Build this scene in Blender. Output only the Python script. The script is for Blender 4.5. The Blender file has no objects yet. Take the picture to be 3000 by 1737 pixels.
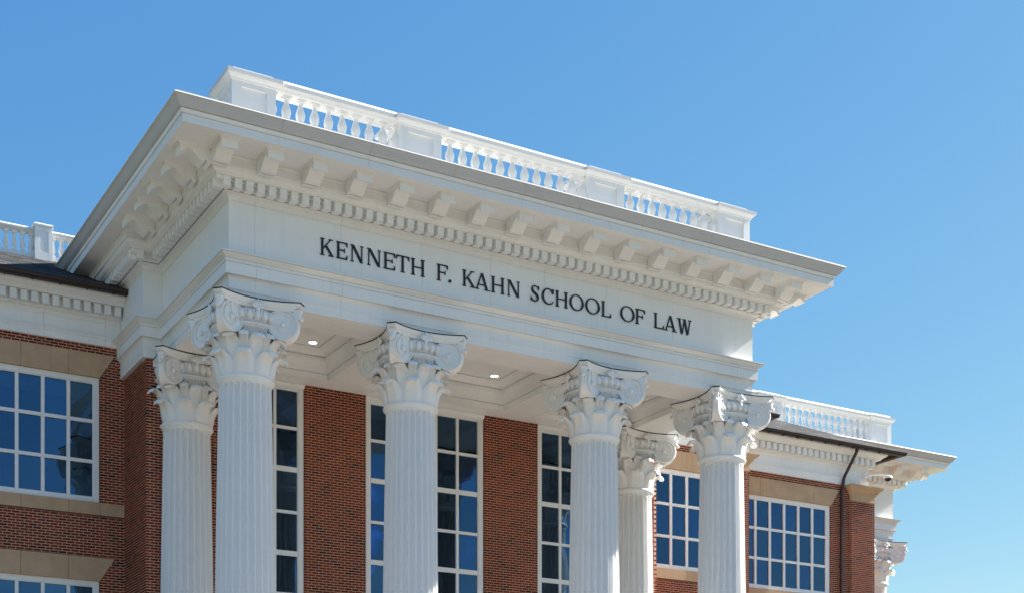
import bpy, math, random
from math import sin, cos, pi, radians, sqrt, atan2
from mathutils import Vector

random.seed(7)
scene = bpy.context.scene
COL = scene.collection

# ------------------------------------------------------------------ camera
cam_data = bpy.data.cameras.new("camera")
cam_data.sensor_fit = 'HORIZONTAL'
cam_data.sensor_width = 36.0
cam_data.lens = 51.228
cam_data.shift_y = 0.5309
cam_data.clip_end = 6000
cam = bpy.data.objects.new("camera", cam_data)
COL.objects.link(cam)
cam.location = (-17.628, -30.0, 1.7)
cam.rotation_euler = (radians(90), 0, radians(-30.21))
scene.camera = cam

# ------------------------------------------------------------------ sky and sun
SUN_EL = radians(38.0)
SUN_FRONT = radians(2.8)            # degrees the sun stands in front of the facade plane
SUN_DIR = Vector((cos(SUN_EL) * cos(SUN_FRONT), -cos(SUN_EL) * sin(SUN_FRONT), sin(SUN_EL)))
world = bpy.data.worlds.new("World")
scene.world = world
world.use_nodes = True
wn = world.node_tree.nodes
bg = wn["Background"]
sky = wn.new("ShaderNodeTexSky")
sky.sky_type = 'NISHITA'
sky.sun_disc = False
sky.sun_elevation = SUN_EL
sky.sun_rotation = radians(90) + SUN_FRONT
sky.altitude = 100
sky.air_density = 1.0
sky.dust_density = 0.3
sky.ozone_density = 4.0
hs = wn.new("ShaderNodeHueSaturation")
hs.inputs["Saturation"].default_value = 1.19
world.node_tree.links.new(sky.outputs[0], hs.inputs["Color"])
sep = wn.new("ShaderNodeSeparateColor")
comb = wn.new("ShaderNodeCombineColor")
world.node_tree.links.new(hs.outputs[0], sep.inputs[0])
for ch_, (gain, power) in enumerate(((0.94, 0.95), (1.16, 0.76), (2.14, 0.38))):   # softer, hazier blue over the whole dome
    mx0 = wn.new("ShaderNodeMath")
    mx0.operation = 'MAXIMUM'
    mx0.inputs[1].default_value = 0.0
    pw = wn.new("ShaderNodeMath")
    pw.operation = 'POWER'
    pw.inputs[1].default_value = power
    ml = wn.new("ShaderNodeMath")
    ml.operation = 'MULTIPLY'
    ml.inputs[1].default_value = gain
    world.node_tree.links.new(sep.outputs[ch_], mx0.inputs[0])
    world.node_tree.links.new(mx0.outputs[0], pw.inputs[0])
    world.node_tree.links.new(pw.outputs[0], ml.inputs[0])
    world.node_tree.links.new(ml.outputs[0], comb.inputs[ch_])
world.node_tree.links.new(comb.outputs[0], bg.inputs[0])
bg.inputs[1].default_value = 0.0575
sun_data = bpy.data.lights.new("sun", 'SUN')
sun_data.energy = 5.0
sun_data.angle = radians(0.53)
sun_data.color = (1.0, 0.95, 0.87)
sun = bpy.data.objects.new("sun", sun_data)
COL.objects.link(sun)
sun.rotation_euler = (-SUN_DIR).to_track_quat('-Z', 'Y').to_euler()
sun.location = (60, -5, 60)
scene.view_settings.view_transform = 'Standard'
scene.view_settings.look = 'None'
scene.view_settings.gamma = 1.0
scene.view_settings.exposure = 1.8
scene.view_settings.use_curve_mapping = False
scene.cycles.max_bounces = 8
scene.cycles.diffuse_bounces = 4
scene.cycles.glossy_bounces = 4
scene.cycles.transparent_max_bounces = 12
scene.cycles.use_denoising = True


# ------------------------------------------------------------------ materials
def new_mat(name):
    m = bpy.data.materials.new(name)
    m.use_nodes = True
    return m, m.node_tree.nodes, m.node_tree.links, m.node_tree.nodes["Principled BSDF"]


def painted(name, col, rough=0.5, var=0.05, scale=1.3, streak=0.0, bump=0.0, bscale=60, spec=0.4):
    m, n, l, b = new_mat(name)
    tc = n.new("ShaderNodeTexCoord")
    geo = n.new("ShaderNodeNewGeometry")
    ns = n.new("ShaderNodeTexNoise")
    ns.inputs["Scale"].default_value = scale
    ns.inputs["Detail"].default_value = 6
    l.new(geo.outputs["Position"], ns.inputs["Vector"])
    ramp = n.new("ShaderNodeMapRange")
    ramp.inputs[1].default_value = 0.3
    ramp.inputs[2].default_value = 0.7
    ramp.inputs[3].default_value = 1.0 - var
    ramp.inputs[4].default_value = 1.0 + var
    l.new(ns.outputs["Fac"], ramp.inputs[0])
    last = ramp.outputs[0]
    if streak:
        mp = n.new("ShaderNodeMapping")
        mp.inputs["Scale"].default_value = (9, 9, 0.7)
        l.new(geo.outputs["Position"], mp.inputs["Vector"])
        n2 = n.new("ShaderNodeTexNoise")
        n2.inputs["Scale"].default_value = 1.0
        n2.inputs["Detail"].default_value = 5
        l.new(mp.outputs[0], n2.inputs["Vector"])
        r2 = n.new("ShaderNodeMapRange")
        r2.inputs[1].default_value = 0.52
        r2.inputs[2].default_value = 0.75
        r2.inputs[3].default_value = 1.0
        r2.inputs[4].default_value = 1.0 - streak
        l.new(n2.outputs["Fac"], r2.inputs[0])
        mm = n.new("ShaderNodeMath")
        mm.operation = 'MULTIPLY'
        l.new(last, mm.inputs[0])
        l.new(r2.outputs[0], mm.inputs[1])
        last = mm.outputs[0]
    mul = n.new("ShaderNodeMix")
    mul.data_type = 'RGBA'
    mul.blend_type = 'MULTIPLY'
    mul.inputs[0].default_value = 1.0
    mul.inputs[6].default_value = (*col, 1)
    l.new(last, mul.inputs[7])
    l.new(mul.outputs[2], b.inputs["Base Color"])
    b.inputs["Roughness"].default_value = rough
    b.inputs["Specular IOR Level"].default_value = spec
    if bump:
        n3 = n.new("ShaderNodeTexNoise")
        n3.inputs["Scale"].default_value = bscale
        n3.inputs["Detail"].default_value = 4
        l.new(geo.outputs["Position"], n3.inputs["Vector"])
        bp = n.new("ShaderNodeBump")
        bp.inputs["Strength"].default_value = bump
        bp.inputs["Distance"].default_value = 0.01
        l.new(n3.outputs["Fac"], bp.inputs["Height"])
        l.new(bp.outputs[0], b.inputs["Normal"])
    return m


WHITE = painted("white_painted_panel", (0.82, 0.815, 0.80), 0.45, 0.03, 0.9, 0.05, 0.05, 25)
WHITE_COL = painted("white_cast_stone", (0.83, 0.825, 0.815), 0.5, 0.015, 0.8, 0.0, 0.0, 30)
TRIM = painted("white_window_paint", (0.82, 0.82, 0.81), 0.35, 0.02, 3.0)
STONE = painted("tan_cast_stone", (0.50, 0.345, 0.215), 0.8, 0.09, 2.2, 0.08, 0.25, 90, 0.2)
GUTTER = painted("brown_gutter_metal", (0.045, 0.022, 0.017), 0.4, 0.1, 3)
FLASH = painted("grey_flashing_metal", (0.16, 0.17, 0.19), 0.4, 0.06, 3)
CAPGREY = painted("grey_capping", (0.62, 0.62, 0.62), 0.5, 0.04, 3)
BLACK = painted("black_letter_metal", (0.012, 0.012, 0.014), 0.45, 0.1, 6)
GASKET = painted("black_gasket", (0.012, 0.012, 0.013), 0.6, 0.1, 6)
DARKGAP = painted("dark_joint_core", (0.10, 0.095, 0.09), 0.9, 0.1, 4)
MEMBRANE = painted("white_roof_membrane", (0.42, 0.42, 0.41), 0.8, 0.04, 1.0)
CROWN = painted("grey_cornice_metal", (0.50, 0.51, 0.525), 0.3, 0.03, 1.2, 0.03, 0.0, 25, 0.5)
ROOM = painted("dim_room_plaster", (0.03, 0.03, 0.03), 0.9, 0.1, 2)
SHADE = painted("grey_roller_shade", (0.45, 0.48, 0.47), 0.9, 0.03, 6)
DARKBALL = painted("smoked_dome", (0.015, 0.015, 0.017), 0.12, 0.05, 6)


def attr_mat(name, rough, bump, bscale, mottled=0.25):
    m, n, l, b = new_mat(name)
    at = n.new("ShaderNodeAttribute")
    at.attribute_name = "tint"
    geo = n.new("ShaderNodeNewGeometry")
    ns = n.new("ShaderNodeTexNoise")
    ns.inputs["Scale"].default_value = bscale
    ns.inputs["Detail"].default_value = 5
    l.new(geo.outputs["Position"], ns.inputs["Vector"])
    mr = n.new("ShaderNodeMapRange")
    mr.inputs[1].default_value = 0.3
    mr.inputs[2].default_value = 0.7
    mr.inputs[3].default_value = 1 - mottled
    mr.inputs[4].default_value = 1 + mottled
    l.new(ns.outputs["Fac"], mr.inputs[0])
    mul = n.new("ShaderNodeMix")
    mul.data_type = 'RGBA'
    mul.blend_type = 'MULTIPLY'
    mul.inputs[0].default_value = 1.0
    l.new(at.outputs["Color"], mul.inputs[6])
    l.new(mr.outputs[0], mul.inputs[7])
    nl = n.new("ShaderNodeTexNoise")
    nl.inputs["Scale"].default_value = 0.55
    nl.inputs["Detail"].default_value = 3
    l.new(geo.outputs["Position"], nl.inputs["Vector"])
    ml = n.new("ShaderNodeMapRange")
    ml.inputs[1].default_value = 0.35
    ml.inputs[2].default_value = 0.65
    ml.inputs[3].default_value = 0.84
    ml.inputs[4].default_value = 1.16
    l.new(nl.outputs["Fac"], ml.inputs[0])
    mul2 = n.new("ShaderNodeMix")
    mul2.data_type = 'RGBA'
    mul2.blend_type = 'MULTIPLY'
    mul2.inputs[0].default_value = 1.0
    l.new(mul.outputs[2], mul2.inputs[6])
    l.new(ml.outputs[0], mul2.inputs[7])
    l.new(mul2.outputs[2], b.inputs["Base Color"])
    b.inputs["Roughness"].default_value = rough
    b.inputs["Specular IOR Level"].default_value = 0.25
    bp = n.new("ShaderNodeBump")
    bp.inputs["Strength"].default_value = bump
    bp.inputs["Distance"].default_value = 0.006
    l.new(ns.outputs["Fac"], bp.inputs["Height"])
    l.new(bp.outputs[0], b.inputs["Normal"])
    return m


BRICK = attr_mat("red_brick", 0.85, 0.5, 45, 0.22)
SHINGLE = attr_mat("asphalt_shingle", 0.95, 0.6, 120, 0.45)
MORTAR = painted("pink_mortar", (0.74, 0.49, 0.35), 0.95, 0.12, 5, 0.0, 0.4, 120, 0.1)


def far_brick():
    m, n, l, b = new_mat("brick_texture")
    tc = n.new("ShaderNodeTexCoord")
    br = n.new("ShaderNodeTexBrick")
    mp = n.new("ShaderNodeMapping")
    mp.inputs["Rotation"].default_value = (radians(90), 0, 0)
    l.new(tc.outputs["Object"], mp.inputs[0])
    l.new(mp.outputs[0], br.inputs["Vector"])
    br.inputs["Color1"].default_value = (0.27, 0.06, 0.035, 1)
    br.inputs["Color2"].default_value = (0.19, 0.045, 0.03, 1)
    br.inputs["Mortar"].default_value = (0.5, 0.345, 0.265, 1)
    br.inputs["Scale"].default_value = 1.0
    br.inputs["Brick Width"].default_value = 0.2032
    br.inputs["Row Height"].default_value = 0.0677
    br.inputs["Mortar Size"].default_value = 0.005
    l.new(br.outputs[0], b.inputs["Base Color"])
    b.inputs["Roughness"].default_value = 0.9
    return m


FARBRICK = far_brick()


def glass_mat():
    m = bpy.data.materials.new("coated_window_glass")
    m.use_nodes = True
    n, l = m.node_tree.nodes, m.node_tree.links
    n.remove(n["Principled BSDF"])
    out = n["Material Output"]
    tr = n.new("ShaderNodeBsdfTransparent")
    tr.inputs[0].default_value = (0.56, 0.62, 0.62, 1)
    gl = n.new("ShaderNodeBsdfGlossy")
    gl.inputs["Roughness"].default_value = 0.004
    gl.inputs["Color"].default_value = (0.32, 0.58, 0.95, 1)
    fr = n.new("ShaderNodeFresnel")
    fr.inputs["IOR"].default_value = 2.3
    geo = n.new("ShaderNodeNewGeometry")
    oi = n.new("ShaderNodeObjectInfo")
    add = n.new("ShaderNodeVectorMath")
    add.operation = 'ADD'
    sc = n.new("ShaderNodeMath")
    sc.operation = 'MULTIPLY'
    sc.inputs[1].default_value = 40.0
    l.new(oi.outputs["Random"], sc.inputs[0])
    l.new(geo.outputs["Position"], add.inputs[0])
    l.new(sc.outputs[0], add.inputs[1])
    ns = n.new("ShaderNodeTexNoise")
    ns.inputs["Scale"].default_value = 1.1
    ns.inputs["Detail"].default_value = 0.5
    l.new(add.outputs[0], ns.inputs["Vector"])
    bp = n.new("ShaderNodeBump")
    bp.inputs["Strength"].default_value = 0.4
    bp.inputs["Distance"].default_value = 0.03
    l.new(ns.outputs["Fac"], bp.inputs["Height"])
    l.new(bp.outputs[0], gl.inputs["Normal"])
    mx = n.new("ShaderNodeMixShader")
    vr = n.new("ShaderNodeMapRange")
    vr.inputs[3].default_value = 0.86
    vr.inputs[4].default_value = 1.14
    l.new(oi.outputs["Random"], vr.inputs[0])
    fm = n.new("ShaderNodeMath")
    fm.operation = 'MULTIPLY'
    l.new(fr.outputs[0], fm.inputs[0])
    l.new(vr.outputs[0], fm.inputs[1])
    l.new(fm.outputs[0], mx.inputs[0])
    l.new(tr.outputs[0], mx.inputs[1])
    l.new(gl.outputs[0], mx.inputs[2])
    l.new(mx.outputs[0], out.inputs[0])
    return m


GLASS = glass_mat()


def emit_mat(name, col, s):
    m, n, l, b = new_mat(name)
    b.inputs["Emission Color"].default_value = (*col, 1)
    b.inputs["Emission Strength"].default_value = s
    b.inputs["Base Color"].default_value = (0.8, 0.8, 0.8, 1)
    return m


LAMP = emit_mat("lit_lens", (1.0, 0.93, 0.82), 2.2)
CONCRETE = painted("plaza_concrete", (0.13, 0.118, 0.104), 0.9, 0.12, 0.5, 0, 0.2, 30, 0.2)
GRASS = painted("lawn", (0.09, 0.10, 0.045), 0.95, 0.3, 0.8, 0, 0.5, 40, 0.1)
PORCH = painted("porch_paving", (0.44, 0.38, 0.31), 0.8, 0.1, 1.0, 0, 0.1, 40, 0.2)


# ------------------------------------------------------------------ mesh helpers
class MB:
    def __init__(self):
        self.v, self.f, self.t = [], [], []

    def add(self, vs, fs, tint=None):
        o = len(self.v)
        self.v.extend(vs)
        for f in fs:
            self.f.append(tuple(i + o for i in f))
            self.t.append(tint)
        return self

    def box(self, x0, x1, y0, y1, z0, z1, tint=None):
        self.add([(x0, y0, z0), (x1, y0, z0), (x1, y1, z0), (x0, y1, z0), (x0, y0, z1), (x1, y0, z1), (x1, y1, z1), (x0, y1, z1)],
                 [(0, 3, 2, 1), (4, 5, 6, 7), (0, 1, 5, 4), (1, 2, 6, 5), (2, 3, 7, 6), (3, 0, 4, 7)], tint)
        return self

    def rings(self, rings, cap=True, closed=True):
        n = len(rings[0])
        vs = [p for r in rings for p in r]
        fs = []
        for i in range(len(rings) - 1):
            for j in range(n if closed else n - 1):
                k = (j + 1) % n
                fs.append((i * n + j, i * n + k, (i + 1) * n + k, (i + 1) * n + j))
        if cap:
            fs.append(tuple(reversed(range(n))))
            fs.append(tuple(range((len(rings) - 1) * n, len(rings) * n)))
        self.add(vs, fs)
        return self

    def lathe(self, prof, seg=24, cx=0, cy=0, cap=True):
        rs = [[(cx + r * cos(2 * pi * j / seg), cy + r * sin(2 * pi * j / seg), z) for j in range(seg)] for r, z in prof]
        return self.rings(rs, cap)

    def tube(self, pts, r, seg=8, cap=True):
        rs = []
        n = len(pts)
        up0 = None
        for i, p in enumerate(pts):
            p = Vector(p)
            a = Vector(pts[max(i - 1, 0)])
            b = Vector(pts[min(i + 1, n - 1)])
            d = (b - a).normalized()
            if up0 is None:
                up0 = Vector((0, 0, 1)) if abs(d.z) < 0.9 else Vector((1, 0, 0))
            s = d.cross(up0)
            if s.length < 1e-6:
                s = d.cross(Vector((0, 1, 0)))
            s.normalize()
            u = s.cross(d).normalized()
            up0 = u
            rr = r[i] if isinstance(r, (list, tuple)) else r
            rs.append([tuple(p + (s * cos(2 * pi * j / seg) + u * sin(2 * pi * j / seg)) * rr) for j in range(seg)])
        return self.rings(rs, cap)

    def ellipsoid(self, c, ax, rad, nu=10, nv=7):
        # ax: three direction vectors, rad: three radii
        c = Vector(c)
        X, Y, Z = [Vector(a) for a in ax]
        rs = []
        for i in range(nv + 1):
            th = -pi / 2 + pi * i / nv
            th = max(-pi / 2 + 0.05, min(pi / 2 - 0.05, th))
            rs.append([tuple(c + X * (rad[0] * cos(th) * cos(2 * pi * j / nu)) + Y * (rad[1] * cos(th) * sin(2 * pi * j / nu)) + Z * (rad[2] * sin(th))) for j in range(nu)])
        return self.rings(rs, True)

    def mesh(self, name, mat, smooth=False, angle=None):
        me = bpy.data.meshes.new(name)
        me.from_pydata(self.v, [], self.f)
        if any(t is not None for t in self.t):
            ca = me.color_attributes.new("tint", 'FLOAT_COLOR', 'CORNER')
            buf = []
            for f, t in zip(self.f, self.t):
                buf.extend((list(t or (0.3, 0.1, 0.05)) + [1.0]) * len(f))
            ca.data.foreach_set("color", buf)
        me.update()
        if mat:
            me.materials.append(mat)
        import bmesh
        bm = bmesh.new()
        bm.from_mesh(me)
        bmesh.ops.recalc_face_normals(bm, faces=bm.faces)
        if smooth:
            lim = radians(angle or 35)
            for f in bm.faces:
                f.smooth = True
            for e in bm.edges:
                if len(e.link_faces) != 2 or e.calc_face_angle(0) > lim:
                    e.smooth = False
        bm.to_mesh(me)
        bm.free()
        return me


WORLD_LOC = {}


def thing(name, label, cat, loc=(0, 0, 0), group=None, rz=0):
    o = bpy.data.objects.new(name, None)
    o.empty_display_size = 0.3
    COL.objects.link(o)
    o.location = loc
    o.rotation_euler = (0, 0, rz)
    o["label"] = label
    o["category"] = cat
    if group:
        o["group"] = group
    WORLD_LOC[o] = Vector(loc)
    return o


def obj(name, me, parent=None, loc=None, rz=0, local=False, label=None, kind=None, scale=None):
    """me in world coordinates (loc None) or local mesh placed at world loc; local=True: loc is in the parent's space"""
    o = bpy.data.objects.new(name, me)
    COL.objects.link(o)
    L = Vector(loc) if loc is not None else Vector((0, 0, 0))
    if parent is not None:
        o.parent = parent
        pw = WORLD_LOC.get(parent, Vector((0, 0, 0)))
        o.location = L if local else L - pw
        WORLD_LOC[o] = (pw + L) if local else L
    else:
        o.location = L
        WORLD_LOC[o] = L
    if rz:
        o.rotation_euler = (0, 0, rz)
    if scale:
        o.scale = scale
    if label:
        o["label"] = label
    if kind:
        o["kind"] = kind
    return o


def tag(o, label, cat, group=None):
    o["label"] = label
    o["category"] = cat
    if group:
        o["group"] = group
    return o


def sweep(path, prof, inner=None):
    """closed profile [(outward offset, z)] swept along the plan path with mitred corners; outward = right of travel"""
    n = len(path)
    mit = []
    for i in range(n):
        ns = []
        if i > 0:
            d = Vector((path[i][0] - path[i - 1][0], path[i][1] - path[i - 1][1])).normalized()
            ns.append(Vector((d.y, -d.x)))
        if i < n - 1:
            d = Vector((path[i + 1][0] - path[i][0], path[i + 1][1] - path[i][1])).normalized()
            ns.append(Vector((d.y, -d.x)))
        if len(ns) == 1:
            mit.append(ns[0])
        else:
            b = (ns[0] + ns[1])
            b = b / b.length
            mit.append(b / max(0.2, b.dot(ns[0])))
    rs = []
    for i in range(n):
        rs.append([(path[i][0] + mit[i].x * o, path[i][1] + mit[i].y * o, z) for o, z in prof])
    return MB().rings(rs, True)


def arc(o0, z0, o1, z1, kind, n=6):
    """moulding curves between two points; 'cav' concave, 'ov' convex, 'cyma' S"""
    pts = []
    for i in range(1, n):
        t = i / n
        if kind == 'cav':      # starts vertical, ends horizontal
            a = t * pi / 2
            pts.append((o0 + (o1 - o0) * (1 - cos(a)), z0 + (z1 - z0) * sin(a)))
        elif kind == 'ov':
            a = t * pi / 2
            pts.append((o0 + (o1 - o0) * sin(a), z0 + (z1 - z0) * (1 - cos(a))))
        elif kind == 'recta':
            pts.append((o0 + (o1 - o0) * t, z0 + (z1 - z0) * (0.3 * t + 0.7 * (0.5 - 0.5 * cos(pi * t)))))
        else:                  # cyma
            pts.append((o0 + (o1 - o0) * (t - 0.16 * sin(2 * pi * t)) if False else o0 + (o1 - o0) * (0.5 - 0.5 * cos(pi * t)) , z0 + (z1 - z0) * t))
    return [(o0, z0)] + pts + [(o1, z1)]


def split_path(path, cuts, gap=0.0045):
    """cut a plan polyline at distances along it (list), leaving a thin joint"""
    segs, cur, dist = [], [path[0]], 0.0
    cuts = sorted(cuts)
    ci = 0
    for a, b in zip(path, path[1:]):
        L = sqrt((b[0] - a[0]) ** 2 + (b[1] - a[1]) ** 2)
        while ci < len(cuts) and cuts[ci] < dist + L - 0.02:
            t0 = (cuts[ci] - dist - gap / 2) / L
            t1 = (cuts[ci] - dist + gap / 2) / L
            cur.append((a[0] + (b[0] - a[0]) * t0, a[1] + (b[1] - a[1]) * t0))
            segs.append(cur)
            cur = [(a[0] + (b[0] - a[0]) * t1, a[1] + (b[1] - a[1]) * t1)]
            ci += 1
        cur.append(b)
        dist += L
    segs.append(cur)
    return segs


# ------------------------------------------------------------------ ground
g = MB().box(-3000, 3000, -3000, 3000, -0.5, 0.0)
o = obj("ground", g.mesh("ground", GRASS))
o["kind"] = "structure"
o = obj("plaza", MB().box(-60, 60, -70, 4.0, -0.4, 0.02).mesh("plaza", CONCRETE))
o["kind"] = "structure"

# ------------------------------------------------------------------ bricks
CH, JT, BD = 0.0677, 0.0155, 0.09
BL, BH = 0.2032 - JT, CH - JT
REDS = [(0.205, 0.038, 0.016), (0.18, 0.033, 0.015), (0.16, 0.028, 0.014), (0.23, 0.045, 0.020), (0.135, 0.026, 0.014),
        (0.085, 0.021, 0.014), (0.042, 0.017, 0.014)]
WGT = [6, 6, 5, 3, 3.5, 1.8, 1.0]
BR_MESH = []
for k, c in enumerate(REDS):
    BR_MESH.append(MB().box(-BL / 2, BL / 2, 0, BD, -BH / 2, BH / 2, c).mesh("brick", BRICK))


def brick_wall(parent, org, dr, nrm, spans, z0, z1, phase=(0.0, BL / 2 + JT / 2), nparts=300, label=None, trim=(None, None), zpart=None, back=0.3):
    """spans(zc, parity) -> list of (s0, s1) of solid masonry along dr from org.  nrm = outward normal of the face.
    Builds the mortar core as the part and bricks as its children."""
    core = MB()
    field = MB()
    cand = []
    rz = atan2(dr[1], dr[0])
    # ensure local +y of the brick points inward
    inward = (-nrm[0], -nrm[1])
    flip = (-sin(rz)) * inward[0] + cos(rz) * inward[1] < 0

    def P(s, d, z):
        return (org[0] + dr[0] * s + inward[0] * d, org[1] + dr[1] * s + inward[1] * d, z)

    def bx(mb, s0, s1, d0, d1, za, zb, tint=None):
        vs = [P(s0, d0, za), P(s1, d0, za), P(s1, d1, za), P(s0, d1, za), P(s0, d0, zb), P(s1, d0, zb), P(s1, d1, zb), P(s0, d1, zb)]
        mb.add(vs, [(0, 3, 2, 1), (4, 5, 6, 7), (0, 1, 5, 4), (1, 2, 6, 5), (2, 3, 7, 6), (3, 0, 4, 7)], tint)

    k0 = int(math.floor(z0 / CH))
    k1 = int(math.ceil(z1 / CH))
    for k in range(k0, k1):
        za, zb = max(z0, k * CH), min(z1, (k + 1) * CH)
        if zb - za < 0.008:
            continue
        par = k % 2
        zc = (za + zb) / 2
        bz0, bz1 = max(za, k * CH + JT / 2), min(zb, (k + 1) * CH - JT / 2)
        for s0, s1 in spans(zc, par):
            bx(core, s0 + 0.004, s1 - 0.004, 0.007, back, za, zb)
            if bz1 - bz0 < 0.012:
                continue
            ph = phase[par]
            n0 = int(math.floor((s0 - ph) / (BL + JT)))
            s = ph + n0 * (BL + JT)
            while s < s1:
                a, b = max(s, s0), min(s + BL, s1)
                if b - a > 0.025:
                    ti = random.choices(range(len(REDS)), WGT)[0]
                    full = abs(b - a - BL) < 1e-6 and abs(bz1 - bz0 - BH) < 1e-6
                    cand.append((a, b, bz0, bz1, ti, full, zc))
                s += BL + JT
    camv = Vector(cam.location)
    def seen(c):
        q = Vector(P((c[0] + c[1]) / 2, 0, c[6])) - camv
        f_ = q.x * sin(radians(30.21)) + q.y * cos(radians(30.21))
        r_ = q.x * cos(radians(30.21)) - q.y * sin(radians(30.21))
        return abs(r_ / f_) < 0.345 and 724 / 4269 < q.z / f_ < 2461 / 4269
    fulls = [i for i, c in enumerate(cand) if c[5] and seen(c)]
    fulls.sort(key=lambda i: (Vector(P((cand[i][0] + cand[i][1]) / 2, 0, cand[i][6])) - camv).length)
    chosen = set(fulls[:nparts])
    w = obj("brick_wall", core.mesh("brick_wall", MORTAR), parent, label=label)
    for i, (a, b, za, zb, ti, full, zc) in enumerate(cand):
        pr = random.uniform(-0.0018, 0.0018)
        if i in chosen:
            q = P((a + b) / 2, pr, (za + zb) / 2)
            obj("brick", BR_MESH[ti], w, loc=q, rz=rz + (pi if flip else 0))
        else:
            j = random.uniform(0.86, 1.14)
            bx(field, a, b, pr, BD, za, zb, tuple(x * j for x in REDS[ti]))
    if field.v:
        obj("brick_field", field.mesh("brick_field", BRICK), w, kind="stuff")
    return w


def sub_spans(base, holes):
    out = [base]
    for h0, h1 in holes:
        nx = []
        for a, b in out:
            if h1 <= a or h0 >= b:
                nx.append((a, b))
            else:
                if h0 - a > 0.03:
                    nx.append((a, h0))
                if b - h1 > 0.03:
                    nx.append((h1, b))
        out = nx
    return out


# ------------------------------------------------------------------ windows
def window(parent, xs, zs, y, fr=0.14, bar=0.075, thick=(), face=0.06, name="window", label=None, shade=None):
    """front facing (-Y) window: xs pane grid lines, zs pane grid lines (bar centres), outer frame fr wide"""
    x0, x1, z0, z1 = xs[0], xs[-1], zs[0], zs[-1]
    f = MB()
    yb = y + face + 0.10
    f.box(x0 - fr, x0 - 0.0, y + face, yb, z0 - fr, z1 + fr)
    f.box(x1 + 0.0, x1 + fr, y + face, yb, z0 - fr, z1 + fr)
    f.box(x0, x1, y + face + 0.002, yb, z1, z1 + fr)
    f.box(x0, x1, y + face + 0.002, yb, z0 - fr, z0)
    # inner stop bead
    f.box(x0, x0 + 0.022, y + face + 0.03, yb, z0, z1)
    f.box(x1 - 0.022, x1, y + face + 0.03, yb, z0, z1)
    f.box(x0 + 0.022, x1 - 0.022, y + face + 0.03, yb, z1 - 0.022, z1)
    f.box(x0 + 0.022, x1 - 0.022, y + face + 0.03, yb, z0, z0 + 0.022)
    w = obj(name, f.mesh(name, TRIM), parent, label=label)
    for x in xs[1:-1]:
        obj("glazing_bar", MB().box(x - bar / 2, x + bar / 2, y + face + 0.018, yb - 0.01, z0 + 0.022, z1 - 0.022).mesh("glazing_bar", TRIM), w)
    for i, z in enumerate(zs[1:-1]):
        b2 = bar * (1.65 if i in thick else 1.0)
        obj("glazing_bar", MB().box(x0 + 0.022, x1 - 0.022, y + face + 0.022, yb - 0.012, z - b2 / 2, z + b2 / 2).mesh("glazing_bar", TRIM), w)
    for i in range(len(xs) - 1):
        for j in range(len(zs) - 1):
            tx, tz = random.uniform(-0.003, 0.003), random.uniform(-0.004, 0.004)
            yy = y + face + 0.065
            a0, a1, c0, c1 = xs[i], xs[i + 1], zs[j], zs[j + 1]
            vs = [(a0, yy - tx - tz, c0), (a1, yy + tx - tz, c0), (a1, yy + tx + tz, c1), (a0, yy - tx + tz, c1)]
            me = MB().add(vs + [(p[0], p[1] + 0.012, p[2]) for p in vs], [(0, 1, 2, 3), (7, 6, 5, 4), (0, 4, 5, 1), (1, 5, 6, 2), (2, 6, 7, 3), (3, 7, 4, 0)]).mesh("pane", GLASS)
            obj("pane", me, w)
    # dim room behind
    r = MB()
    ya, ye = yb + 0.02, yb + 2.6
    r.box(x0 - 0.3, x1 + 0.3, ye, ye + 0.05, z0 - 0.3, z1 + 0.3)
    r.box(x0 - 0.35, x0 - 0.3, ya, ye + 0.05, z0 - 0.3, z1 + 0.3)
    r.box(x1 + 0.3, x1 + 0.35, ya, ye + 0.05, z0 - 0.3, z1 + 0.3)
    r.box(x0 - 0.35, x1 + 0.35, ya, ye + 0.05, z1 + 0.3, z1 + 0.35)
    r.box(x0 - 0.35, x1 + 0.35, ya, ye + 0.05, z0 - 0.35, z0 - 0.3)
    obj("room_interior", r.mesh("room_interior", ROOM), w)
    if shade:
        obj("roller_shade", MB().box(x0 + 0.02, x1 - 0.02, yb + 0.10, yb + 0.105, shade, z1 + 0.1).mesh("roller_shade", SHADE), w)
    return w


# ================================================================== CENTRAL PAVILION
FX, SOF = 7.175, 13.34      # half width of frieze, soffit height
YW = 4.83                   # wall behind the columns
PB = 7.567                  # half width of brick pavilion
PF, PFY = 7.664, 4.736      # frieze of the pavilion behind
pav = thing("central_pavilion", "central brick pavilion with deep white portico entablature, bracketed cornice and tall windows between piers", "building", (0, 4.8, 0))

piers = [(-PB, -5.66), (-3.48, -1.77), (1.77, 3.48), (5.66, PB)]


EJ = BD + JT
brick_wall(pav, (0, YW), (1, 0), (0, -1), lambda z, par: [(-PB + (EJ if par else 0), -5.66)], 5.2, SOF - 0.004, phase=(-PB, -PB + EJ), nparts=25, label="brick wall behind the leftmost columns")
brick_wall(pav, (0, YW), (1, 0), (0, -1), lambda z, par: [piers[1]], 5.2, SOF - 0.004, phase=(-3.48, -3.48 + EJ), nparts=100, label="brick pier between the left two tall windows")
brick_wall(pav, (0, YW), (1, 0), (0, -1), lambda z, par: [piers[2]], 5.2, SOF - 0.004, phase=(1.77, 1.77 + EJ), nparts=90, label="brick pier between the right two tall windows")
brick_wall(pav, (0, YW), (1, 0), (0, -1), lambda z, par: [(5.66, PB - (EJ if par else 0))], 5.2, SOF - 0.004, phase=(5.66, 5.66 + EJ), nparts=10, label="brick wall behind the right corner columns")


def sp_side(z, par):
    e = BD + JT
    return [(0 if par else e, 1.93)]


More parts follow.
